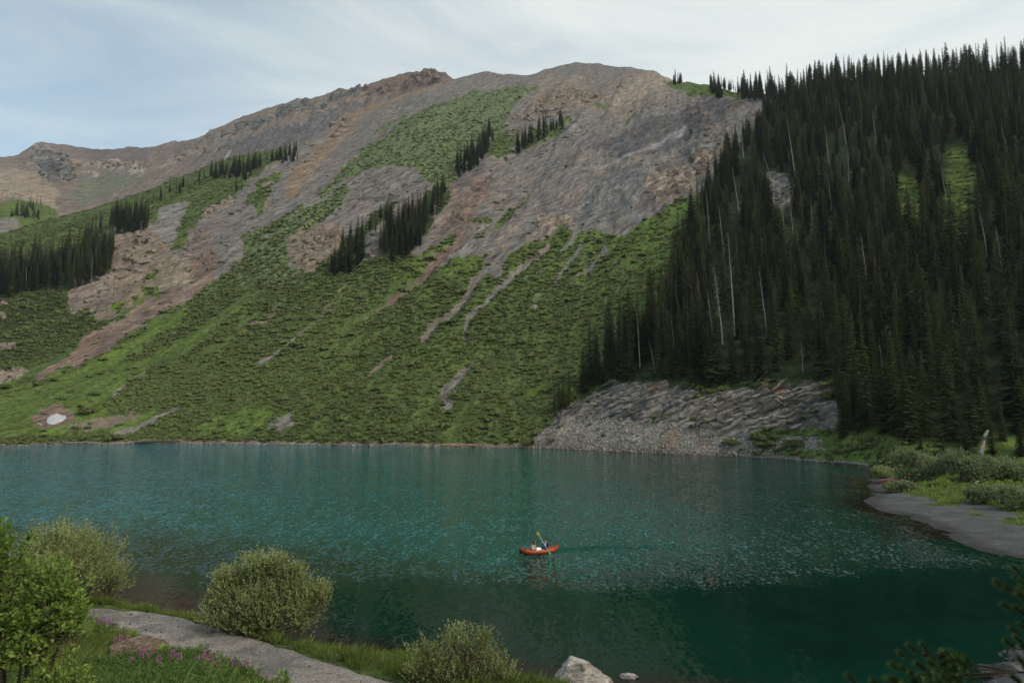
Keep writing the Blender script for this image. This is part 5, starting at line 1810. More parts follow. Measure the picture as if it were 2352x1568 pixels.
for k, (x, y, s, lab) in enumerate(MB_):
    p = slope.at(np.array(float(x)), np.array(float(y)))
    o = link('slope_bush', BIGBUSH[k % 3], label=lab, cat='bush', group='bushes on the far shore', loc=(p[0], p[1] - .4, p[2] - .15))
    o.scale = (s * .95, s * .9, s * .8)
    o.rotation_euler = (0, 0, k * 1.3)

# ------------------------------------------------------------------ willows


def leaf(b, p, d, L, w, rr, mat=0):
    """a lance-shaped leaf of two faces folded along its rib"""
    d = d.normalized()
    side = d.cross(Vector((rr.uniform(-1, 1), rr.uniform(-1, 1), rr.uniform(-1, 1))))
    if side.length < 1e-3:
        side = d.orthogonal()
    side = side.normalized()
    up = side.cross(d) * w * .35
    m = p + d * L * .5
    i = len(b.v)
    b.v += [p, m + side * w + up, p + d * L, m - side * w + up]
    b.f.append((i, i + 1, i + 2, i + 3))
    b.m.append(mat)


def willow(name, loc, rx, ry, h, nlobe, ntwig, L, w, mat, label, seed, cat='bush', low=0.06, up=0.6, stems=14, density=12, group=None, rz=0.0, twigL=.5, spread=.75, lobes_in=None):
    rr = random.Random(seed)
    lobes = []
    for k in range(nlobe):
        a = 6.283 * k / nlobe + rr.uniform(-.4, .4)
        q = rr.uniform(.25, .72)
        zz = rr.uniform(.22, .72) * h * (1.05 - .45 * q)
        lobes.append((Vector((math.cos(a) * rx * q, math.sin(a) * ry * q, zz)), rr.uniform(.30, .44) * (1.05 - .2 * q)))
    lobes.append((Vector((0, 0, h * .62)), .42))
    if lobes_in:
        lobes = lobes_in
    fol, tw = Tri(), Tri()
    for k in range(ntwig):
        c, r = lobes[k % len(lobes)]
        while True:
            d = Vector((rr.gauss(0, 1), rr.gauss(0, 1), rr.gauss(0, 1))).normalized()
            if d.z > -.75:
                break
        e = Vector((rx * r, ry * r, h * r * .95))
        rad = rr.uniform(.45, 1.0) ** .5 * (.85 + .3 * math.sin(d.x * 7 + c.x * 3) * math.sin(d.z * 6 + c.y * 5))
        if rr.random() < .12:
            rad *= rr.uniform(1.05, 1.5)
        p = Vector((c.x + d.x * e.x * rad, c.y + d.y * e.y * rad, max(low * h, c.z + d.z * e.z * rad)))
        p = p + Vector((rr.gauss(0, .05 * rx), rr.gauss(0, .05 * ry), abs(rr.gauss(0, .035 * h))))
        g = (Vector((d.x, d.y, d.z + up)) + Vector((rr.uniform(-.4, .4), rr.uniform(-.4, .4), rr.uniform(-.2, .3)))).normalized()
        TL = twigL * rr.uniform(.5, 1.25)
        a0 = p - g * TL * .5
        a1 = p + g * TL * .5
        if k % 3 == 0:
            tw.tube([a0 - g * TL * .8, a1], [.008, .003], 3, cap=False)
        for q in range(density):
            t = rr.random()
            o_ = a0 + (a1 - a0) * t
            dl = (g * .7 + Vector((rr.uniform(-1, 1), rr.uniform(-1, 1), rr.uniform(-.7, .9))) * spread)
            leaf(fol, o_, dl, L * rr.uniform(.6, 1.2), w * rr.uniform(.7, 1.2), rr)
    st = Tri()
    for k in range(stems):
        c, r = lobes[k % len(lobes)]
        b0 = Vector((rr.uniform(-.12, .12) * rx, rr.uniform(-.12, .12) * ry, -.2))
        tip = c + Vector((rr.uniform(-.3, .3) * rx * r, rr.uniform(-.3, .3) * ry * r, r * h * .5))
        m = b0 * .4 + tip * .6 + Vector((c.x * .15, c.y * .15, -.12 * h))
        pts_ = [b0, b0 * .7 + m * .3 + Vector((0, 0, .04 * h)), m, tip]
        st.tube(pts_, [.045 * h / 3, .035 * h / 3, .022 * h / 3, .006], 5, cap=False)
        for q in range(5):
            t = rr.uniform(.2, .9)
            o_ = m * (1 - t) + tip * t
            dd = Vector((rr.uniform(-1, 1), rr.uniform(-1, 1), rr.uniform(.1, 1))).normalized()
            st.tube([o_, o_ + dd * r * min(rx, h) * .8], [.010 * h / 3, .003], 3, cap=False)
    e = empty(name, loc, label, cat, group, rz)
    fm = fol.mesh('foliage', [mat])
    link('foliage', fm, parent=e)
    link('stems', st.mesh('stems', [M_twig]), parent=e)
    link('twigs', tw.mesh('twigs', [M_twig]), parent=e)
    return e


p = near_point(590, 1468)
willow('willow_bush', (p[0], p[1] + .6, p[2]), 2.85, 2.2, 3.45, 13, 2700, .11, .023, M_willow, 'big rounded grey-green willow bush between the gravel road and the water', 4, density=15, stems=26, low=.04, up=1.0, twigL=.85,
       lobes_in=[(Vector((x_ * .88, y_, z_ * .92)), r_ * .92) for x_, y_, z_, r_ in [(-2.5, 0, .9, .20), (-1.7, 0, 1.7, .22), (-1.25, .2, 2.35, .2), (-.7, -.3, 1.6, .28), (0.0, .2, 2.85, .19), (0, -.4, 1.4, .32), (1.05, 0, 2.4, .21), (1.0, -.3, 1.4, .32),
                                                                  (1.75, 0, 2.05, .24), (2.5, 0, 1.45, .2), (2.0, -.2, .8, .24), (-1.4, -.3, .75, .27), (.3, -.5, .7, .33), (-.5, 0, 3.15, .13), (1.5, 0, 2.8, .10), (-2.0, 0, 2.5, .10),
                                                                  (-2.2, 0, 1.6, .13), (.5, .2, 3.2, .1), (2.9, 0, 1.9, .09)]])
p = near_point(140, 1398)
willow('willow_bush', (p[0] - .9, p[1] + 1.6, p[2]), 3.1, 2.6, 3.9, 10, 3200, .12, .028, M_willow, 'silvery willow bush at the left, behind the leafy foreground shrub', 5, density=12, stems=18, low=.04, up=1.1, twigL=.9)
p = near_point(1062, 1584)
lob = [(Vector((x, 0, z)), r) for x, z, r in [(-1.6, .7, .24), (-1.0, 1.05, .22), (-1.45, 1.35, .16), (-.6, 1.4, .2), (0.0, 1.25, .26), (.25, 1.75, .18), (.7, 1.2, .24), (1.15, .95, .22), (1.55, .6, .2), (0, .6, .35), (-.7, .6, .35), (.8, .5, .3),
                                             (-.35, 1.85, .1), (.75, 1.75, .1)]]
willow('willow_bush', (p[0], p[1] + .2, p[2] - .1), 2.2, 1.3, 2.0, 9, 620, .10, .020, M_willow, 'open upright willow bush at the bottom centre on the bank', 6, density=12, stems=34, low=.03, up=1.5, lobes_in=lob, twigL=.7)
# leafy shrub close by at the left edge
lob = [(Vector((x, y, z)), r) for x, y, z, r in [(-.9, 0, 2.75, .30), (-.3, .3, 2.55, .26), (-1.5, -.2, 3.1, .3), (-.45, 0, 3.0, .22), (.3, .2, 2.3, .24), (.75, 0, 2.45, .15), (.9, .1, 2.05, .13), (-1.2, .2, 2.1, .3), (-.2, 0, 1.9, .22),
                                                (.45, 0, 1.75, .14), (-1.6, .3, 1.3, .28), (-.9, 0, .9, .2), (1.0, 0, 0.95, .12), (.65, -.1, .75, .12), (-.55, 0, 3.35, .14), (-2.2, 0, 2.4, .4)]]
p = near_point(30, 1590)
ps = unproj(np.array(10.), np.array(1500.), np.array(11.6))
hz, _s = near_height(np.array([ps[0]]), np.array([ps[1]]))
willow('leafy_shrub', (ps[0], ps[1], hz[0] - .1), 1.9, 1.3, 3.9, 9, 2000, .10, .023, M_leafy, 'bright green leafy shrub with dark branches at the left edge, closest to the viewer', 7, density=13, stems=34, low=.08, up=.8, lobes_in=lob, twigL=.4, spread=.8)

# willows and low bushes on the gravel spit
for k, (x, y, w, h, n, nm, lab, mt) in enumerate([
        (2035, 1098, 4.2, 1.9, 900, 'willow_bush', 'low pale willow bush at the tip of the gravel spit', M_willow),
        (2118, 1104, 9.5, 4.4, 2600, 'willow_bush', 'largest rounded willow bush on the spit, behind the red canoe', M_bankwillow),
        (2235, 1108, 8.5, 4.3, 2200, 'willow_bush', 'big dark rounded willow bush right of the largest on the spit', M_bankwillow),
        (2330, 1105, 7.5, 3.2, 1500, 'willow_bush', 'willow bush at the right edge behind the turf', M_bankwillow),
        (2082, 1128, 4.4, 1.3, 900, 'low_bush', 'low dark bush on the gravel in front of the red canoe', M_bankwillow),
        (2290, 1158, 5.6, 1.9, 1300, 'low_bush', 'green bush on the turf near the gravel, right side', M_bankwillow),
        (2345, 1172, 4.0, 2.4, 900, 'low_bush', 'dark bush at the right edge of the picture above the gravel', M_bankwillow),
        (2440, 1150, 7.0, 3.0, 900, 'willow_bush', 'willow bush just beyond the right edge', M_bankwillow),
        (2170, 1118, 3.0, 1.0, 500, 'low_bush', 'low leafy bright green bush in the turf under the willows', M_leafy),
        (2110, 1086, 5.0, 2.2, 700, 'willow_bush', 'small willow bush behind the largest one on the spit', M_willow)]):
    if x > 2400:
        continue
    p = spit_point(x, y)
    willow(nm, (p[0], p[1] + w * .2, p[2] - .1), w / 2, w / 2 * .8, h, 9, int(n * 1.5), .20, .06, mt, lab, 20 + k, density=10, stems=12, low=.03, group='bushes on the gravel spit')

# ------------------------------------------------------------------ grass, herbs and fireweed near the camera


def tuft(seed, n, h, w, spread, mat, herb=False):
    rr = random.Random(seed)
    b = Tri()
    for k in range(n):
        a = rr.uniform(0, 6.28)
        r = rr.uniform(0, spread)
        o_ = Vector((math.cos(a) * r, math.sin(a) * r, -.03))
        d_ = Vector((math.cos(a) * rr.uniform(0, .5), math.sin(a) * rr.uniform(0, .5), 1)).normalized()
        H = h * rr.uniform(.5, 1.15)
        u = d_.cross(Vector((rr.uniform(-1, 1), rr.uniform(-1, 1), 0.1))).normalized() * w
        if not herb:
            m = o_ + d_ * H * .6
            tip = o_ + d_ * H + Vector((math.cos(a), math.sin(a), 0)) * H * rr.uniform(.05, .35)
            b.poly([o_ - u, o_ + u, m + u * .7, tip, m - u * .7])
        else:
            for q in range(7):
                t = .15 + .85 * q / 7
                c = o_ + d_ * H * t
                for s in range(2):
                    e_ = Vector((rr.uniform(-1, 1), rr.uniform(-1, 1), rr.uniform(0, .8)))
                    leaf(b, c, e_, H * .2, w * 1.9, rr)
    return b.mesh('tuft', [mat])


TUFTS = [tuft(1, 22, .34, .008, .16, M_grass), tuft(2, 26, .26, .007, .2, M_grass), tuft(3, 14, .5, .009, .1, M_grass), tuft(4, 7, .40, .007, .14, M_herb, True), tuft(5, 8, .5, .008, .17, M_herb, True)]
rr_ = np.random.RandomState(77)
N_ = 150000
x = rr_.uniform(-36, 6, N_)
y = rr_.uniform(11, 44, N_)
z, s = near_height(x, y)
dr, _ = segdist(x, y, ROADC)
PXn, PYn = proj(np.stack([x, y, z], -1))
vis = (PXn > -120) & (PXn < 1300) & (PYn < 1680)
road_half = np.interp(x, [-30, -15, -5], [1.5, 1.45, 1.6])
lower = near_height(x, y)[0] > 1.6
dens = np.where(lower | (s > 4), 0.9, 0.75) * sstep(.28, .7, s)
dens *= sstep(0, .35, dr - road_half + (fbm(x / .8, y / .8, None, 2, 3) - .5) * .9)
dens *= 0.35 + .65 * sstep(.35, .6, fbm(x / 1.3, y / 1.3, None, 3, 4))
near_k = np.clip(1.0 * (y / 26.), .3, 1.0)
keep = vis & (rr_.uniform(0, 1, N_) < dens * near_k)
x, y, z, s = x[keep], y[keep], z[keep], s[keep]
n_ = len(x)
hill = (z > 1.5) & (x < -5)
idx = np.where(hill & (rr_.rand(n_) < .55), rr_.randint(3, 5, n_), rr_.randint(0, 3, n_))
sc_ = rr_.uniform(.6, 1.3, n_) * np.where(hill, 1.15, .85)
scatter('bank_grass', TUFTS, np.stack([x, y, z + .05], -1), np.stack([rr_.uniform(-.2, .2, n_), rr_.uniform(-.2, .2, n_), rr_.uniform(0, 6.28, n_)], 1), sc_, idx,
        'grass and leafy weeds on both sides of the gravel road', 'grass')
print('tufts', n_)

rp = np.random.RandomState(5)
k = rp.randint(0, nR, 2600)
u = np.where(rp.rand(2600) < .6, rp.choice([0.0, 1.0], 2600) + rp.normal(0, .06, 2600), rp.uniform(0, 1, 2600))
xp = ne_[k, 0] * (1 - u) + fe[k, 0] * u + rp.normal(0, .06, 2600)
yp = ne_[k, 1] * (1 - u) + fe[k, 1] * u + rp.normal(0, .06, 2600)
zp = near_height(xp, yp)[0] + .10
ks = rp.randint(0, len(spit_line) - 1, 2400)
sp_ = np.array(spit_line)
t_s = rp.uniform(0, 1, 2400)[:, None]
q_ = sp_[ks] * (1 - t_s) + sp_[ks + 1] * t_s + rp.normal(0, 1, (2400, 2)) * np.array([2.2, 1.5])
hs_, ds_ = spit_height(q_[:, 0], q_[:, 1])
ok = (hs_ > -.03)
k2 = rp.randint(0, len(near_shore) - 3, 1500)
ns_ = np.array(near_shore)
t2 = rp.uniform(0, 1, 1500)[:, None]
q2 = ns_[k2] * (1 - t2) + ns_[k2 + 1] * t2 + rp.normal(0, .35, (1500, 2))
h2 = near_height(q2[:, 0], q2[:, 1])[0]
PP_ = np.concatenate([np.stack([xp, yp, zp], 1), np.concatenate([q_[ok], hs_[ok][:, None]], 1), np.concatenate([q2, h2[:, None]], 1)])
SS_ = np.concatenate([rp.gamma(2, .022, 2600) + .02, rp.gamma(2, .035, ok.sum()) + .04, rp.gamma(2, .06, 1500) + .05])
scatter('pebbles', [stone_mesh(80 + q, 1, M_darkrock) for q in range(4)], PP_, rp.uniform(0, 6.28, (len(PP_), 3)), SS_, rp.randint(0, 4, len(PP_)), 'loose pebbles on the gravel road and along the water', 'pebbles')

# turf on the spit and the shore meadow
TT = [tuft(11, 16, .30, .02, .35, M_grass), tuft(12, 18, .22, .02, .4, M_grass), tuft(13, 5, .4, .035, .3, M_leafy, True)]
ij = np.nonzero(sveg > .5)
k = rr_.randint(0, len(ij[0]), 9000)
x = SX[ij[0][k], ij[1][k]] + rr_.uniform(-.3, .3, len(k))
y = SY[ij[0][k], ij[1][k]] + rr_.uniform(-.3, .3, len(k))
z = spit_height(x, y)[0]
m = (y < 112) & (z > .1)
x, y, z = x[m], y[m], z[m]
n_ = len(x)
scatter('spit_turf', TT, np.stack([x, y, z], -1), np.stack([0 * x, 0 * x, rr_.uniform(0, 6.28, n_)], 1), rr_.uniform(.6, 1.4, n_), rr_.choice([0, 1, 1, 2], n_), 'bright green turf on the gravel spit', 'grass')


def fireweed(seed):
    rr = random.Random(seed)
    st, lf, fl = Tri(), Tri(), Tri()
    H = 1.0
    st.tube([(0, 0, -.1), (.02, 0, .5), (0, .03, H)], [.008, .006, .003], 4, cap=False)
    for q in range(34):
        t = rr.uniform(.12, .72)
        a = rr.uniform(0, 6.28)
        leaf(lf, Vector((0, 0, t * H)), Vector((math.cos(a), math.sin(a), .35)), .13, .014, rr)
    for q in range(70):
        t = rr.uniform(.66, 1.0)
        a = rr.uniform(0, 6.28)
        r = .055 * (1.1 - (t - .66) * 2.2)
        c = Vector((math.cos(a) * r, math.sin(a) * r, t * H))
        leaf(fl, c, Vector((math.cos(a), math.sin(a), rr.uniform(-.3, .5))), .045, .02, rr)
    return st.mesh('stem', [M_herb]), lf.mesh('leaves', [M_herb]), fl.mesh('flower_spike', [M_pink])


FW = [fireweed(1), fireweed(2)]
for k, (x, y, lab) in enumerate([(226, 1452, 'a'), (238, 1456, 'a'), (250, 1460, 'a'), (172, 1478, 'b'), (186, 1486, 'b'), (196, 1470, 'b'), (262, 1500, 'c'), (275, 1508, 'c'), (292, 1505, 'c'), (330, 1530, 'd'), (338, 1540, 'd'), (322, 1545, 'd'),
                                 (349, 1536, 'd'), (402, 1545, 'e'), (393, 1552, 'e'), (410, 1556, 'e'), (452, 1560, 'f'), (468, 1566, 'f'), (482, 1562, 'f'), (500, 1572, 'f'), (520, 1566, 'f'), (536, 1574, 'f'), (150, 1436, 'g'), (188, 1440, 'g'),
                                 (118, 1446, 'g'), (362, 1562, 'd'), (300, 1556, 'c'), (560, 1578, 'f')]):
    labs = {'a': 'pink fireweed above the flat-topped rock, left of the road', 'b': 'pink fireweed beside the pale grey rock at the lower left', 'c': 'pink fireweed at the left end of the flat-topped rock',
            'd': 'pink fireweed in front of the flat-topped rock', 'e': 'purple-pink fireweed at the right end of the flat-topped rock', 'f': 'pink fireweed along the near road edge at the bottom',
            'g': 'faint pink fireweed under the leafy shrub'}
    p = near_point(x, min(y + 8, 1600))
    e = empty('fireweed', p, labs[lab], 'flower', 'fireweed ' + {'a': 'above the rock', 'b': 'by the pale rock', 'c': 'left of the rock', 'd': 'before the rock', 'e': 'right of the rock', 'f': 'by the road', 'g': 'under the shrub'}[lab], k * .7, .72 + .3 * ((k * 37) % 10) / 10)
    for nm, me in zip(('stem', 'leaves', 'flower_spike'), FW[k % 2]):
        link(nm, me, parent=e)
# a few dock plants by the road
for k, (x, y, lab) in enumerate([(437, 1426, 'bright leafy weed at the left foot of the big willow'), (303, 1478, 'bright leafy weed on the road edge above the flat rock'), (375, 1516, 'leafy weed at the right end of the flat rock'), (242, 1465, 'leafy weed between the rocks on the left'),
                                 (648, 1576, 'small leafy weed at the near edge of the road'), (360, 1402, 'tall thin weed on the strip by the water')]):
    p = near_point(x, y)
    rr = random.Random(k)
    b = Tri()
    for q in range(70):
        a = rr.uniform(0, 6.28)
        t = rr.random()
        leaf(b, Vector((math.cos(a) * .08, math.sin(a) * .08, t * .5)), Vector((math.cos(a), math.sin(a), rr.uniform(.1, 1.5))), .24 * (1.2 - t * .5), .035, rr)
    link('weed', b.mesh('weed', [M_leafy]), label=lab, cat='plant', group='leafy weeds by the road', loc=p)

# ------------------------------------------------------------------ pine boughs at the right edge


def tuft_needles(b, o_, d_, L, rr, n=170, nl=.055, w=.0011):
    d_ = d_.normalized()
    u = d_.orthogonal().normalized()
    v = d_.cross(u)
    for k in range(n):
        t = rr.random() ** .8
        a = rr.uniform(0, 6.28)
        c = o_ + d_ * L * t
        e_ = (d_ * rr.uniform(.45, .95) + (u * math.cos(a) + v * math.sin(a)) * rr.uniform(.5, 1.0)).normalized()
        s_ = e_.cross(d_)
        if s_.length < 1e-4:
            continue
        s_ = s_.normalized() * w
        ln = nl * rr.uniform(.75, 1.1) * (1.0 if t < .95 else .7)
        b.poly([c - s_, c + s_, c + e_ * ln])


M_pinebark = simple('dark_pine_bark', (0.022, 0.017, 0.013), .95, .3, 20)
rr = random.Random(9)
PINE_Y = 4.3
root = Vector((4.45, 4.2, 8.0))
e = empty('young_pine', tuple(root), 'dark young pine whose soft needle tufts reach in at the right edge, very close', 'tree')
trunk = Tri()
trunk.tube([(0, 0, -1.0), (0, 0, 1.0), (.03, 0, 2.4), (0, .02, 3.6)], [.075, .06, .04, .015], 8)
link('trunk', trunk.mesh('trunk', [M_bark], True), parent=e)
# tips as measured (picture x, picture y, distance), grouped by bough
BOUGH = [
    [(2302, 1338, 4.3), (2325, 1345, 4.3), (2345, 1325, 4.4), (2340, 1302, 4.3), (2352, 1362, 4.2), (2375, 1310, 4.3), (2390, 1350, 4.3)],
    [(2318, 1385, 4.2), (2345, 1392, 4.2), (2300, 1332, 4.25), (2365, 1400, 4.2), (2390, 1390, 4.2)],
    [(2335, 1440, 4.2), (2345, 1460, 4.1), (2325, 1470, 4.15), (2355, 1432, 4.2), (2380, 1460, 4.2), (2360, 1480, 4.1)],
    [(2352, 1510, 4.1), (2370, 1530, 4.1), (2340, 1550, 4.1), (2375, 1500, 4.1)],
    [(2080, 1495, 4.0), (2100, 1480, 4.0), (2062, 1522, 3.9), (2085, 1528, 3.95), (2130, 1478, 4.0), (2140, 1500, 4.0), (2120, 1520, 3.95), (2155, 1525, 4.0), (2105, 1540, 3.9)],
    [(2020, 1560, 3.8), (2050, 1555, 3.8), (2075, 1558, 3.85), (2110, 1560, 3.9), (2140, 1556, 3.9), (2180, 1560, 3.9), (2035, 1572, 3.8)],
    [(1962, 1548, 3.7)],
]
for bo in BOUGH:
    wd, nd = Tri(), Tri()
    tips = [Vector(unproj(np.array(float(a)), np.array(float(b_)), np.array(float(c)))) - root for a, b_, c in bo]
    cen = sum(tips, Vector()) / len(tips)
    base = Vector((0, 0, max(-.6, min(3.0, cen.z - .15))))
    hub = cen * .75 + base * .25 + Vector((0.05, 0, -.06))
    wd.tube([base, base * .5 + hub * .5 + Vector((0, 0, -.04)), hub], [.012, .009, .006], 6)
    for t_ in tips:
        d_ = (t_ - hub)
        if d_.length < .02:
            d_ = Vector((-.3, 0, .2))
        start = t_ - d_.normalized() * .02 - Vector((0, 0, .045))
        wd.tube([hub, (hub + start) / 2 + Vector((0, 0, -.01)), start], [.005, .004, .003], 4)
        g = (d_.normalized() + Vector((-.15, 0, .75)))
        tuft_needles(nd, start, g, .075, rr, 420, .036)
        for q in range(4):
            o_ = hub * .35 + start * .65 + Vector((rr.uniform(-.04, .04), rr.uniform(-.04, .04), rr.uniform(-.03, .04)))
            tuft_needles(nd, o_, g + Vector((rr.uniform(-.6, .6), rr.uniform(-.6, .6), 0)), .06, rr, 200, .036)
    br = link('bough', wd.mesh('bough', [M_pinebark], True), parent=e)
    link('needles', nd.mesh('needles', [M_pine]), parent=br)

# ------------------------------------------------------------------ canoes
M_orange = simple('orange_canoe_skin', (0.34, 0.040, 0.002), .45, .12, 3.0, 0, .5)
M_orange_in = simple('orange_canoe_floor', (0.38, 0.055, 0.012), .6, .15, 3.0)
M_black = simple('black_rubber', (0.02, 0.02, 0.02), .6, .1)
M_maroon = simple('faded_red_canoe', (0.20, 0.022, 0.022), .45, .2, 2.0, 0, .5)


def hull_mesh(L, beam, rim, rocker, keel, tube_r, mat, n=40, floor=None):
    """open boat: keel -> side -> rounded rim -> inside -> floor"""
    t = Tri()
    secs = []
    prof_ = None
    for i in range(n + 1):
        u = -1 + 2 * i / n
        a = abs(u)
        half = beam / 2 * max(0.0, (1 - a ** 2.6)) ** .62
        top = rim + rocker * a ** 3.2
        bot = keel + (rocker * .92 + rim * .35) * a ** 4.5
        rr_ = min(tube_r, half * .48 + .004)
        fl = bot + (top - bot) * .30
        x = u * L / 2
        pts_ = [(x, 0, bot), (x, half * .55, bot + .02 * (1 - a)), (x, half * .93, bot + (top - bot) * .33), (x, half * 1.0, bot + (top - bot) * .62), (x, half * .97, top - rr_ * .35),
                (x, half * .97 - rr_ * .45, top), (x, half * .97 - rr_ * 1.1, top - rr_ * .3), (x, max(0, half * .97 - rr_ * 1.6), top - rr_ * 1.1), (x, max(0, half * .97 - rr_ * 1.8), fl), (x, 0, fl)]
        left = [(p_[0], -p_[1], p_[2]) for p_ in pts_[1:-1]][::-1]
        secs.append(pts_ + left)
    m = len(secs[0])
    vs2 = [v for s in secs for v in s]
    f2 = []
    fm = []
    for i in range(n):
        for k in range(m):
            f2.append((i * m + k, (i + 1) * m + k, (i + 1) * m + (k + 1) % m, i * m + (k + 1) % m))
            fm.append(0)
    f2.append(tuple(range(m))[::-1])
    f2.append(tuple(n * m + k for k in range(m)))
    fm += [0, 0]
    return mesh_np('hull', vs2, f2, True, [mat], fm)


bp = onplane(1239, 1270)
HEAD = math.radians(21)
BL = 3.25
boat = empty('canoe', (bp[0], bp[1], 0.0), 'orange-red inflatable canoe with upturned ends carrying two people', 'canoe', None, HEAD)
link('hull', hull_mesh(BL, .92, .30, .30, -.07, .15, M_orange), parent=boat)
fl = Tri()
fl.poly([(-1.15, -.2, .075), (1.15, -.2, .075), (1.2, 0, .085), (1.15, .2, .075), (-1.15, .2, .075), (-1.2, 0, .085)])
link('floor', fl.mesh('floor', [M_orange_in]), parent=boat)
for sx2, lab in ((1, 'black grab handle near the raised right end'), (-1, None)):
    h_ = Tri()
    h_.tube([(1.12 * sx2, -.30, .39), (1.22 * sx2, -.275, .455), (1.36 * sx2, -.22, .48), (1.42 * sx2, -.18, .47)], .022, 6)
    link('handle', h_.mesh('handle', [M_black], True), parent=boat, label=lab)
nose = Tri()
nose.tube([(-1.50, 0, .12), (-1.58, 0, .36), (-1.60, 0, .56)], [.10, .09, .05], 8)
link('bow_patch', nose.mesh('bow_patch', [M_black], True), parent=boat)
seat = Tri()
seat.tube([(.62, -.2, .20), (.62, .2, .20)], .13, 10)
link('seat', seat.mesh('seat', [M_orange_in], True), parent=boat)


def bw(x, y, z):
    """boat frame to world"""
    c, s = math.cos(HEAD), math.sin(HEAD)
    return (bp[0] + x * c - y * s, bp[1] + x * s + y * c, z)


# beached red canoe, upside down
p1 = spit_point(2020, 1112)
p2 = spit_point(2102, 1108)
cx, cy_ = (p1[0] + p2[0]) / 2, (p1[1] + p2[1]) / 2
rc_ = empty('beached_canoe', (cx, cy_, max(p1[2], .35) + .50), 'faded dark red canoe lying upside down on the gravel under the willows', 'canoe', None, math.atan2(p2[1] - p1[1], p2[0] - p1[0]))
rc_.rotation_euler = (math.pi, 0, math.atan2(p2[1] - p1[1], p2[0] - p1[0]))
link('hull', hull_mesh(5.2, .95, .42, .22, -.06, .03, M_maroon), parent=rc_)
gw = Tri()
for s in (-1, 1):
    gw.tube([(u * 2.6, s * .475 * max(0, 1 - abs(u) ** 2.6) ** .62, .43 + .22 * abs(u) ** 3.2) for u in [q / 8 - 1 for q in range(17)]], .025, 5)
link('gunwale', gw.mesh('gunwale', [M_black], True), parent=rc_)

# ------------------------------------------------------------------ people
M_skin = simple('skin', (0.52, 0.32, 0.24), .6, .06, 10)
M_suit = simple('navy_suit', (0.018, 0.035, 0.085), .8, .2, 12)
M_shirt = simple('white_shirt', (0.62, 0.66, 0.74), .8, .05, 10)
M_dress = simple('ivory_dress', (0.85, 0.80, 0.76), .8, .06, 8)
M_lace = simple('cream_bodice', (0.85, 0.80, 0.68), .8, .12, 40)
M_hair_d = simple('dark_hair', (0.025, 0.016, 0.012), .7, .2, 20)
M_hair_b = simple('auburn_hair', (0.11, 0.05, 0.025), .6, .3, 20)
M_blue = simple('blue_trousers', (0.015, 0.05, 0.11), .8, .2, 12)
M_eye = simple('eyes', (0.02, 0.015, 0.01), .3, 0.0)
M_lip = simple('lips', (0.42, 0.14, 0.12), .5, 0.0)
M_yellow = simple('yellow_blade', (0.42, 0.32, 0.015), .45, .1, 4)
M_green = simple('green_blade', (0.03, 0.42, 0.14), .45, .1, 4)
M_shaft = simple('pale_blue_shaft', (0.45, 0.62, 0.62), .4, .1, 4, 0, .5)


def skinned(name, joints, edges, radii, mats, root=0, sub=2):
    """grow one continuous surface round a skeleton, and bake it"""
    me_ = bpy.data.meshes.new(name)
    me_.from_pydata([tuple(j) for j in joints], edges, [])
    me_.update()
    o_ = bpy.data.objects.new(name, me_)
    COL.objects.link(o_)
    m_ = o_.modifiers.new('skin', 'SKIN')
    m_.use_smooth_shade = True
    if not me_.skin_vertices:
        # the layer appears with the modifier; make it if it did not
        bpy.context.view_layer.objects.active = o_
    for i, v in enumerate(me_.skin_vertices[0].data):
        r = radii[i]
        v.radius = (r, r) if not isinstance(r, tuple) else r
        v.use_root = (i == root)
    s_ = o_.modifiers.new('sub', 'SUBSURF')
    s_.levels = sub
    s_.render_levels = sub
    dg = bpy.context.evaluated_depsgraph_get()
    dg.update()
    ev = o_.evaluated_get(dg)
    baked = bpy.data.meshes.new_from_object(ev)
    bpy.data.objects.remove(o_)
    baked.name = name
    baked.materials.clear()
    for m in mats:
        baked.materials.append(m)
    for p_ in baked.polygons:
        p_.use_smooth = True
    return baked


def join_meshes(name, meshes, mats):
    vs2, f2 = [], []
    for m in meshes:
        off = len(vs2)
        vs2 += [tuple(v.co) for v in m.vertices]
        f2 += [tuple(i + off for i in p_.vertices) for p_ in m.polygons]
    return mesh_np(name, vs2, f2, True, mats)


def ball(c, r, n=14, m=10, squash=(1, 1, 1), cut=None, mat=None, name='ball', axis=None):
    vs2, f2 = [], []
    for i in range(m + 1):
        th = math.pi * i / m
        for k in range(n):
            ph = 6.283 * k / n
            v = Vector((math.sin(th) * math.cos(ph) * squash[0], math.sin(th) * math.sin(ph) * squash[1], math.cos(th) * squash[2])) * r
            vs2.append(Vector(c) + (axis @ v if axis else v))
    for i in range(m):
        for k in range(n):
            f2.append((i * n + k, i * n + (k + 1) % n, (i + 1) * n + (k + 1) % n, (i + 1) * n + k))
    return mesh_np(name, [tuple(v) for v in vs2], f2, True, [mat] if mat else [])


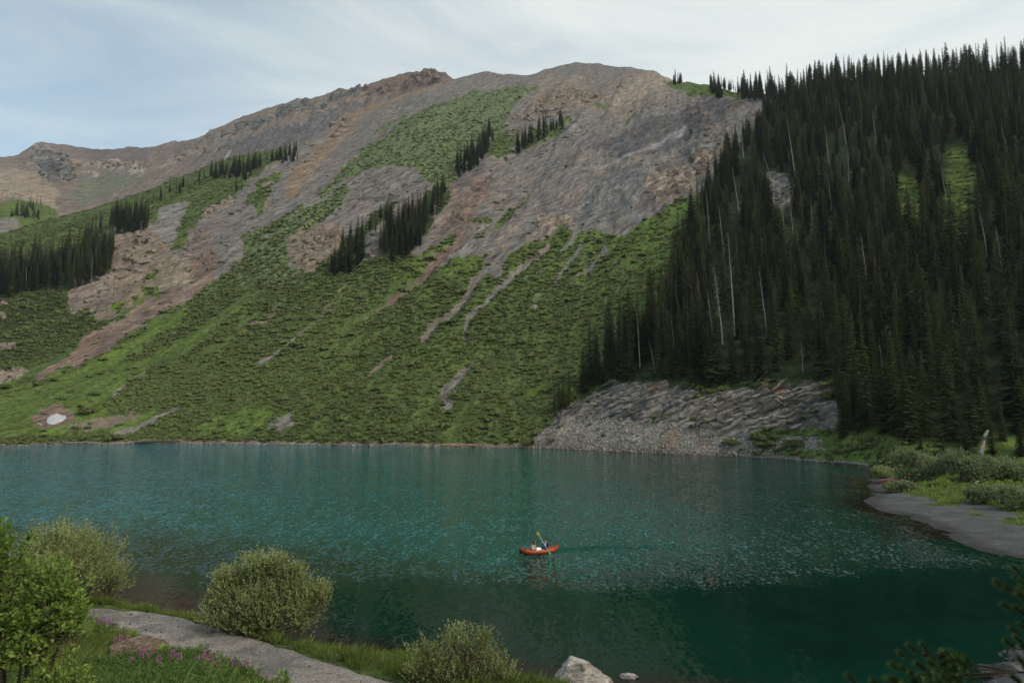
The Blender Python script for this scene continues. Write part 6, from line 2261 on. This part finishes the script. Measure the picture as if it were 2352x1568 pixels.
def hand_chains(wrist, fdir, palm_n, curl=.5):
    """palm and five unequal bent fingers, as one skeleton hung on the wrist"""
    fdir = fdir.normalized()
    side = fdir.cross(palm_n).normalized()
    pn = side.cross(fdir).normalized()
    J, E, Rr = [], [], []
    J.append(wrist + fdir * .05)
    Rr.append((.030, .016))
    for k in range(4):
        off = (k - 1.5) * .019
        base_ = wrist + fdir * .085 + side * off
        ln = (.068, .078, .073, .056)[k]
        i = len(J)
        d1 = (fdir - pn * curl * .5).normalized()
        d2 = (fdir - pn * curl * 1.6).normalized()
        J += [base_, base_ + d1 * ln * .55, base_ + d1 * ln * .55 + d2 * ln * .5]
        Rr += [.0095, .0085, .007]
        E += [(0, i), (i, i + 1), (i + 1, i + 2)]
    i = len(J)
    tb = wrist + fdir * .03 - side * .03
    J += [tb, tb + (fdir - side * .8).normalized() * .035, tb + (fdir - side * .8).normalized() * .035 + (fdir - pn * curl).normalized() * .028]
    Rr += [.012, .010, .008]
    E += [(0, i), (i, i + 1), (i + 1, i + 2)]
    return J, E, Rr


def person(name, label, J, hair_mat, look, hands, clothes, long_hair, origin):
    """J: dict of joints in the boat frame"""
    V_ = {k: Vector(bw(*v)) - Vector(origin) for k, v in J.items()}
    e_ = empty(name, origin, label, 'person')
    order_ = ['pelvis', 'waist', 'chest', 'neck', 'headb', 'headt', 'shL', 'elL', 'wrL', 'shR', 'elR', 'wrR', 'hipL', 'knL', 'anL', 'toeL', 'hipR', 'knR', 'anR', 'toeR']
    rad_ = dict(pelvis=(.14, .11), waist=(.115, .09), chest=(.14, .10), neck=.050, headb=.072, headt=.082, shL=.052, elL=.038, wrL=.026, shR=.052, elR=.038, wrR=.026, hipL=.085, knL=.055, anL=.036, toeL=.03,
                hipR=.085, knR=.055, anR=.036, toeR=.03)
    ed = [('pelvis', 'waist'), ('waist', 'chest'), ('chest', 'neck'), ('neck', 'headb'), ('headb', 'headt'), ('chest', 'shL'), ('shL', 'elL'), ('elL', 'wrL'), ('chest', 'shR'), ('shR', 'elR'), ('elR', 'wrR'),
          ('pelvis', 'hipL'), ('hipL', 'knL'), ('knL', 'anL'), ('anL', 'toeL'), ('pelvis', 'hipR'), ('hipR', 'knR'), ('knR', 'anR'), ('anR', 'toeR')]
    jo = [V_[k] for k in order_]
    rd = [rad_[k] for k in order_]
    ee = [(order_.index(a_), order_.index(b_)) for a_, b_ in ed]
    for wn, (fd, pn) in hands.items():
        hj, he, hr = hand_chains(V_[wn], Vector(fd), Vector(pn))
        off = len(jo)
        jo += hj
        rd += hr
        ee += [(a_ + off, b_ + off) for a_, b_ in he]
        ee.append((order_.index(wn), off))
    body = skinned('body', jo, ee, rd, [M_skin])
    # face: brow-to-chin ellipsoid with nose, ears, eyes and mouth on the looking side
    hc = (V_['headb'] + V_['headt']) / 2
    lk = Vector(look).normalized()
    rt = lk.cross(Vector((0, 0, 1))).normalized()
    up_ = rt.cross(lk)
    R3 = Matrix((rt, lk, up_)).transposed()
    head = ball(hc, .105, 18, 14, (.78, .92, 1.12), None, M_skin, 'head', R3)
    nose_ = ball(hc + lk * .10 - up_ * .012, .02, 8, 6, (.7, 1.2, 1.3), None, M_skin, 'nose', R3)
    ears = [ball(hc + rt * .082 * s, .024, 8, 6, (.4, .8, 1.2), None, M_skin, 'ear', R3) for s in (-1, 1)]
    link('body', join_meshes('body', [body, head, nose_] + ears, [M_skin]), parent=e_)
    ey = join_meshes('eyes', [ball(hc + lk * .088 + rt * .033 * s + up_ * .01, .010, 8, 6) for s in (-1, 1)], [M_eye])
    link('eyes', ey, parent=e_)
    link('mouth', ball(hc + lk * .091 - up_ * .052, .018, 8, 6, (1.2, .4, .35), None, M_lip, 'mouth', R3), parent=e_)
    hp = [ball(hc - lk * .022 + up_ * .028, .115, 18, 12, (.82, .90, 1.04), None, hair_mat, 'hair', R3)]
    if long_hair:
        hp.append(ball(hc - lk * .065 - up_ * .11, .095, 14, 12, (.9, .62, 1.7), None, hair_mat, 'hair', R3))
        hp.append(ball(hc - lk * .03 + rt * .075 - up_ * .09, .05, 10, 8, (.7, .9, 2.0), None, hair_mat, 'hair', R3))
    hm = join_meshes('hair', hp, [hair_mat])
    link('hair', hm, parent=e_)
    for nm, joints, edges_, radii, mt in clothes:
        pj = [Vector(bw(*j)) - Vector(origin) if not isinstance(j, str) else V_[j] for j in joints]
        link(nm, skinned(nm, pj, edges_, radii, [mt]), parent=e_)
    return e_


BJ = dict(pelvis=(-.46, 0, .26), waist=(-.48, 0, .42), chest=(-.50, -.01, .60), neck=(-.46, -.02, .74), headb=(-.44, -.03, .84), headt=(-.43, -.03, .93),
          shL=(-.50, .17, .69), elL=(-.66, .24, .47), wrL=(-.78, .30, .36), shR=(-.44, -.19, .68), elR=(-.42, -.26, .46), wrR=(-.36, -.33, .33),
          hipL=(-.38, .10, .24), knL=(0.05, .10, .36), anL=(.42, .06, .22), toeL=(.56, .04, .27), hipR=(-.36, -.10, .24), knR=(0.05, -.08, .35), anR=(.40, -.06, .24), toeR=(.54, -.08, .29))
o1 = bw(-.46, 0, .12)
person('person', 'seated woman in a cream sleeveless dress, back to the viewer, auburn hair', BJ, M_hair_b, (math.cos(HEAD + .1), math.sin(HEAD + .1) + .15, -.05),
       {'wrL': (bw(-.2, .1, 0)[0] - bw(0, 0, 0)[0], .05, -.35), 'wrR': (.3, -.15, -.6)} if False else {'wrL': ((-.8, .3, -.35), (0, 0, 1)), 'wrR': ((.4, -.5, -.6), (.3, -.6, .6))},
       [('dress', [(-.46, 0, .27), (-.48, 0, .44), (-.50, -.01, .60), (-.47, -.1, .665), (-.49, .1, .665)], [(0, 1), (1, 2), (2, 3), (2, 4)], [(.23, .20), (.18, .155), (.205, .17), .09, .09], M_lace),
        ('skirt', [(-.48, 0, .27), (-.25, .03, .30), (0.0, .02, .33), (.20, -.02, .27), (.36, -.03, .23), (-.3, -.12, .27), (-.05, -.14, .28)], [(0, 1), (1, 2), (2, 3), (3, 4), (0, 5), (5, 6)],
         [(.23, .18), (.22, .15), (.20, .14), (.16, .11), (.11, .08), (.16, .12), (.13, .1)], M_dress)], True, o1)
MJ = dict(pelvis=(.60, .02, .32), waist=(.60, .02, .47), chest=(.57, .01, .66), neck=(.53, -.01, .81), headb=(.50, -.02, .91), headt=(.495, -.02, 1.00),
          shL=(.60, -.20, .74), elL=(.62, -.30, .50), wrL=(.46, -.33, .36), shR=(.50, .19, .75), elR=(.30, .16, .60), wrR=(.225, -.10, .74),
          hipL=(.52, -.10, .30), knL=(.20, -.14, .50), anL=(.14, -.12, .18), toeL=(.02, -.12, .14), hipR=(.52, .12, .30), knR=(.16, .14, .50), anR=(.20, .12, .18), toeR=(.08, .12, .14))
o2 = bw(.60, 0, .12)
person('person', 'seated man in a navy suit and white shirt holding the paddle, dark hair', MJ, M_hair_d, (-.75, -.62, -.12),
       {'wrL': ((-.5, .12, -.2), (.2, -.8, .3)), 'wrR': ((-.15, -.35, .35), (.8, -.3, .2))},
       [('jacket', ['pelvis', 'waist', 'chest', 'shL', 'elL', 'wrL', 'shR', 'elR', 'wrR'], [(0, 1), (1, 2), (2, 3), (3, 4), (4, 5), (2, 6), (6, 7), (7, 8)],
         [(.165, .13), (.145, .115), (.165, .125), .072, .056, .042, .072, .056, .042], M_suit),
        ('trousers', ['pelvis', 'hipL', 'knL', 'anL', 'hipR', 'knR', 'anR'], [(0, 1), (1, 2), (2, 3), (0, 4), (4, 5), (5, 6)], [(.15, .12), .10, .074, .052, .10, .074, .052], M_blue),
        ('shirt', [(.49, -.12, .52), (.455, -.115, .64), (.46, -.09, .77)], [(0, 1), (1, 2)], [(.05, .045), (.06, .05), (.055, .045)], M_shirt),
        ('shoe', [(.14, -.12, .17), (.05, -.12, .14), (.0, -.12, .13)], [(0, 1), (1, 2)], [.05, .045, .035], M_black),
        ('shoe', [(.20, .12, .17), (.11, .12, .14), (.06, .12, .13)], [(0, 1), (1, 2)], [.05, .045, .035], M_black)], False, o2)

# paddle: yellow blade up, green blade in the water
pa = Vector(bw(-.13, .0, 1.52))
pb = Vector(bw(.66, -.52, .0))
mid = (pa + pb) / 2
pe = empty('kayak_paddle', tuple(mid), 'double paddle held upright with a yellow upper blade and green lower blade', 'paddle')
ax_ = (pb - pa).normalized()
sh_ = Tri()
sh_.tube([pa + ax_ * .30 - mid, pb - ax_ * .22 - mid], .019, 8)
link('shaft', sh_.mesh('shaft', [M_shaft], True), parent=pe)


def blade(a0, d_, nrm, mat, L=.44, lab=None):
    side = d_.cross(nrm).normalized()
    nn = side.cross(d_).normalized()
    vs2 = []
    outline = [(0, .018), (.08, .035), (.2, .075), (.32, .095), (.40, .08), (.44, .04)]
    for (l, w_) in outline:
        for s in (-1, -.5, 0, .5, 1):
            vs2.append(a0 + d_ * l * L / .44 + side * w_ * s + nn * (.02 * (1 - s * s) + .006) - mid)
    for (l, w_) in outline:
        for s in (-1, -.5, 0, .5, 1):
            vs2.append(a0 + d_ * l * L / .44 + side * w_ * s + nn * (.02 * (1 - s * s) - .006) - mid)
    f2 = []
    m = len(outline) * 5
    for i in range(len(outline) - 1):
        for k in range(4):
            q = i * 5 + k
            f2.append((q, q + 5, q + 6, q + 1))
            f2.append((m + q, m + q + 1, m + q + 6, m + q + 5))
    for i in range(len(outline) - 1):
        for k in (0, 4):
            q = i * 5 + k
            f2.append((q, q + 5, m + q + 5, m + q))
    link('blade', mesh_np('blade', [tuple(v) for v in vs2], f2, True, [mat]), parent=pe, label=lab)


blade(pa + ax_ * .32, -ax_, Vector((.1, -1, .1)), M_yellow, lab='yellow blade')
blade(pb - ax_ * .24, ax_, Vector((.3, -1, .3)), M_green, .36, lab='green blade')

# ------------------------------------------------------------------ air
hz_m = bpy.data.materials.new('mountain_air')
hz_m.use_nodes = True
t_ = NT(hz_m.node_tree)
pv = t_.n('ShaderNodeVolumePrincipled', None, Color=(0.75, 0.85, 1.0, 1), Density=HAZE)
pv.inputs['Anisotropy'].default_value = 0.2
t_.n('ShaderNodeOutputMaterial', None, Volume=pv.outputs[0])
x0, x1, y0, y1, z0, z1 = -4200, 4200, -300, 4600, -60, 1500
vs2 = [(x, y, z) for x in (x0, x1) for y in (y0, y1) for z in (z0, z1)]
f2 = [(0, 1, 3, 2), (4, 6, 7, 5), (0, 4, 5, 1), (2, 3, 7, 6), (0, 2, 6, 4), (1, 5, 7, 3)]
if HAZE > 0:
    link('haze', mesh_np('haze', vs2, f2, False, [hz_m]), kind='stuff', label='thin blue mountain air over the valley')
